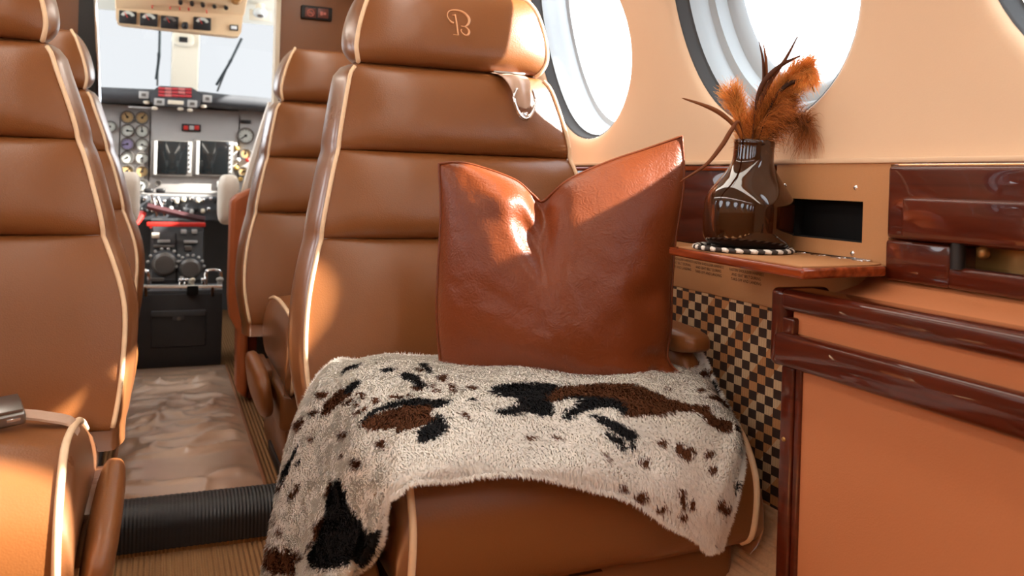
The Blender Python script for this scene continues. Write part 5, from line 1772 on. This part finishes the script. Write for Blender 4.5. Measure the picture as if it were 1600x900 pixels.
cn = thing('avionics_console', 'sloped black avionics console with two large round knobs', 'console', (0.07, 3.6, -0.44))
F0, F1 = at(236, 446, 3.36), at(320, 446, 3.36)
T0, T1 = at(240, 362, 3.66), at(317, 362, 3.66)
T0b, T1b = at(236, 344, 3.74), at(320, 344, 3.74)
cm_ = MB()
cm_.add([(F0.x, F0.y, -0.66), (F1.x, F1.y, -0.66), F1, F0, T0, T1, T1b, T0b, (T0b.x, 3.9, T0b.z), (T1b.x, 3.9, T1b.z), (T0b.x, 3.9, -0.66), (T1b.x, 3.9, -0.66)],
        [(0, 1, 2, 3), (3, 2, 5, 4), (4, 5, 6, 7), (7, 6, 9, 8), (8, 9, 11, 10), (0, 3, 4, 7, 8, 10), (1, 11, 9, 6, 5, 2), (0, 10, 11, 1)])
cm_.v = [tuple(Vector(v) + Vector((0, 0.175, 0))) if v[1] < 3.4 else v for v in cm_.v]
obj('console_body', cm_, MT['console'], cn, world=True, smooth=False)


def onslope(px, py):
    f = (446 - py) / (446 - 362)
    return at(px, py, 3.53 + (3.66 - 3.53) * f - 0.012)


for px, py, k in ((257, 412, 0.046), (297, 419, 0.040)):
    c = onslope(px, py)
    kn = obj('large_knob', MB().lathe([(0, 0.045), (k * 0.75, 0.043), (k * 0.82, 0.03), (k, 0.024), (k, -0.01)], c, 28, 'y'), MT['bezel'], cn, world=True)
    obj('knob_skirt', MB().lathe([(k, 0.012), (k * 1.15, 0.008), (k * 1.15, -0.012)], c, 28, 'y'), MT['dgrey'], kn, world=True)
    for q in range(8):
        a = PI * (0.05 + 0.9 * q / 7)
        obj('marker', MB().soft((c.x + k * 1.3 * math.cos(a), c.y - 0.012, c.z + k * 1.3 * math.sin(a)), (0.006, 0.006, 0.006), 2, 4), MT['lgrey'], kn, world=True)
for px, py, w_, h_, mt in ((243, 368, 11, 8, 'cream'), (256, 377, 18, 4, 'lgrey'), (256, 385, 30, 4, 'bezel'), (287, 362, 8, 6, 'lgrey'), (304, 362, 8, 6, 'lgrey'), (298, 378, 20, 4, 'lgrey'), (294, 388, 10, 8, 'bezel'), (284, 436, 6, 8, 'lgrey'), (298, 440, 6, 8, 'cream'), (245, 437, 20, 5, 'bezel')):
    q = MB()
    p = onslope(px, py)
    kx = 3.4 / 1320
    q.box(p.x - w_ / 2 * kx, p.x + w_ / 2 * kx, p.y - 0.006, p.y + 0.02, p.z - h_ / 2 * kx, p.z + h_ / 2 * kx, 0.002)
    obj('console_key', q, MT[mt], cn, world=True)
q = MB()
p0, p1 = onslope(275, 365), onslope(276, 440)
q.tube([p0, p1], 0.003, 6)
obj('divider', q, MT['void'], cn, world=True)

lb_ = thing('control_lock_bar', 'bright red bar across the top of the avionics console', 'bar', tuple(at(275, 351, 3.58)))
q = MB()
a0, a1 = at(229, 348, 3.58), at(321, 357, 3.58)
q.box(a0.x, a1.x, 3.575, 3.60, a1.z + 0.006, a0.z + 0.002, 0.004)
obj('bar', q, MT['red'], lb_, world=True)
obj('bar_bracket', MB().tube([at(232, 350, 3.6), at(236, 356, 3.72)], 0.006, 6).tube([at(318, 352, 3.6), at(318, 352, 3.72)], 0.006, 6), MT['red'], lb_, world=True)
yk = thing('control_yoke', 'dark control yoke bar with silver levers above the red bar', 'yoke', tuple(at(275, 335, 3.7)))
yp_ = spline([tuple(at(230, 322, 3.7)), tuple(at(262, 330, 3.7)), tuple(at(295, 338, 3.7)), tuple(at(320, 343, 3.7))], 20)
obj('yoke_bar', MB().tube(yp_, 0.013, 8), simple('maroon_plastic', (70, 40, 44), 0.4), yk, world=True)
for x0, y0, x1, y1 in ((237, 304, 246, 338), (246, 308, 258, 338)):
    obj('lever', MB().tube([at(x0, y0, 3.72), at(x1, y1, 3.70)], 0.006, 6), MT['chrome'], yk, world=True)
for px in (232, 251):
    obj('lever_knob', MB().soft(at(px, 298, 3.73), (0.018, 0.014, 0.010), 4, 5), MT['dark'], yk, world=True)
tl = thing('red_lever', 'small red lever left of the avionics console', 'lever', tuple(at(218, 345, 3.7)))
obj('lever_grip', MB().tube([at(213, 350, 3.7), at(224, 332, 3.72)], [0.010, 0.014], 8), MT['red'], tl, world=True)
obj('lever_stem', MB().tube([at(214, 349, 3.7), at(212, 380, 3.72)], 0.006, 6), MT['chrome'], tl, world=True)
for k, (px, py) in enumerate(((212, 365), (215, 385), (210, 400), (218, 372), (211, 418))):
    obj('lever_button', MB().soft(at(px, py, 3.75), (0.012, 0.012, 0.012), 2.4, 5), MT[['lgrey', 'dark', 'cream', 'chrome', 'lgrey'][k]], tl, world=True)

# partition panel and crew seats
pp = thing('partition_board', 'orange leather edged partition board right of the aisle before the cockpit', 'partition', (0.22, 2.8, FLOOR))
bz0, bz1 = at(356, 330, 2.80), at(379, 330, 2.80)
prf = [(0.196, -0.085), (0.214, -0.070), (0.262, -0.045), (0.275, -0.09), (0.262, -0.14), (0.256, -0.40), (0.258, -0.69), (0.226, -0.66), (0.224, -0.48), (0.203, -0.44), (0.196, -0.38)]
obj('board_edge', slab(prf, 2.66, 2.76), MT['orange'], pp, world=True, bevel=0.012)
obj('board_core', slab([(0.258, -0.10), (0.285, -0.10), (0.285, -0.69), (0.258, -0.69)], 2.68, 2.76), MT['wood'], pp, world=True, bevel=0.004)


def crew_seat(label, cx, s):
    t = thing('crew_chair', label, 'chair', (cx, 3.12, FLOOR), 0, 'crew seats in the cockpit')
    rows = []
    for i in range(21):
        h = 0.30 + 0.64 * i / 20
        e_ = 0.25 - 0.10 * max(0, (h - 0.55) / 0.4) ** 1.2 if h > 0.55 else 0.25
        yy = -0.14 + 0.10 * (h - 0.3)
        ring = []
        for k in range(28):
            a = 2 * PI * k / 28
            c, s_ = math.cos(a), math.sin(a)
            ring.append((e_ * math.copysign(abs(c) ** 0.5, c), yy - 0.055 * math.copysign(abs(s_) ** 0.6, s_), h))
        rows.append(ring)
    obj('seat_back', MB().grid(rows, True).cap(rows[0], True).cap(rows[-1]), MT['seat'], t)
    for sg in (-1, 1):
        pts = []
        for i in range(21):
            h = 0.30 + 0.64 * i / 20
            e_ = 0.25 - 0.10 * max(0, (h - 0.55) / 0.4) ** 1.2 if h > 0.55 else 0.25
            pts.append((sg * (e_ + 0.004), -0.14 + 0.10 * (h - 0.3) - 0.02, h))
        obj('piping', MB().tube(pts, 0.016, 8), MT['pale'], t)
    obj('seat_cushion', MB().soft((0, 0.12, 0.30), (0.24, 0.24, 0.07), 4), MT['seat'], t)
    obj('seat_base', MB().box(-0.2, 0.2, -0.05, 0.3, 0.0, 0.24, 0.01), MT['dark'], t)
    obj('headrest', MB().soft((0, -0.06, 1.03), (0.13, 0.05, 0.075), 3), MT['seat'], t)
    for sg in (-1, 1):
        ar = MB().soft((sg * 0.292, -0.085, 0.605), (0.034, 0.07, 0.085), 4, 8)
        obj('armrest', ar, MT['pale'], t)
        obj('armrest_hinge', MB().box(sg * 0.255 - 0.02, sg * 0.255 + 0.02, -0.11, -0.03, 0.545, 0.60, 0.006), MT['dark'], t)
    return t


cs1 = crew_seat('crew seat right of the cockpit aisle with upright armrest coloured near-white as if sunlit', 0.505, -1)
cs2 = dup(cs1, (-0.388, 3.12, FLOOR), 'crew seat left of the cockpit aisle mostly hidden by the left seats')

# lit cabin sign on the right bulkhead
sg3 = thing('cabin_sign', 'small dark sign with two red symbols on the right bulkhead', 'sign', (0.447, 2.775, 0.515))
q = MB()
rect(q, 471, 7, 519, 33, 2.766, 0.014, 0.004)
obj('sign_frame', q, MT['dark'], sg3, world=True)
for a, b in ((477, 494), (497, 513)):
    q = MB()
    rect(q, a, 11.5 + (a - 477) * 0.06, b, 28 + (a - 477) * 0.06, 2.763, 0.006, 0.001)
    ln_ = obj('sign_lens', q, simple('dull_red_lens', (104, 48, 38), 0.4), sg3, world=True)
    c = at((a + b) / 2, 20 + (a - 477) * 0.06, 2.762)
    rg_ = 0.011
    if a < 480:
        m_ = MB().tube([(c.x + rg_ * math.cos(2 * PI * k / 20), c.y, c.z + rg_ * math.sin(2 * PI * k / 20)) for k in range(21)], 0.0014, 5, False)
        m_.tube([(c.x - rg_ * .7, c.y, c.z + rg_ * .7), (c.x + rg_ * .7, c.y, c.z - rg_ * .7)], 0.0014, 5).box(c.x - 0.008, c.x + 0.007, c.y, c.y + .001, c.z - .0015, c.z + .0015)
    else:
        m_ = MB().box(c.x - 0.009, c.x - 0.001, c.y, c.y + .001, c.z - .006, c.z + .006).box(c.x + 0.001, c.x + 0.009, c.y, c.y + .001, c.z - .004, c.z + .004)
    obj('sign_symbol', m_, simple('sign_symbol_red', (196, 110, 96), 0.5), ln_, world=True)

# ceiling strips above the seats, added unseen to fill the cabin with light
for xx, lb in ((-0.26, 'long added fill-light strip on the ceiling above the left seats'), (0.435, 'long added fill-light strip on the ceiling above the right seats')):
    zz = ZC + math.sqrt(RF ** 2 - (abs(xx - XC) + 0.06) ** 2) - 0.032
    l_ = thing('light_strip', lb, 'light', (xx, 0.9, zz))
    obj('strip_housing', MB().box(-0.055, 0.055, -1.7, 1.7, 0.0, 0.028, 0.004), MT['cream'], l_)
    obj('diffuser', MB().box(-0.045, 0.045, -1.68, 1.68, -0.006, 0.001, 0.002), MT['fill_lamp'], l_)
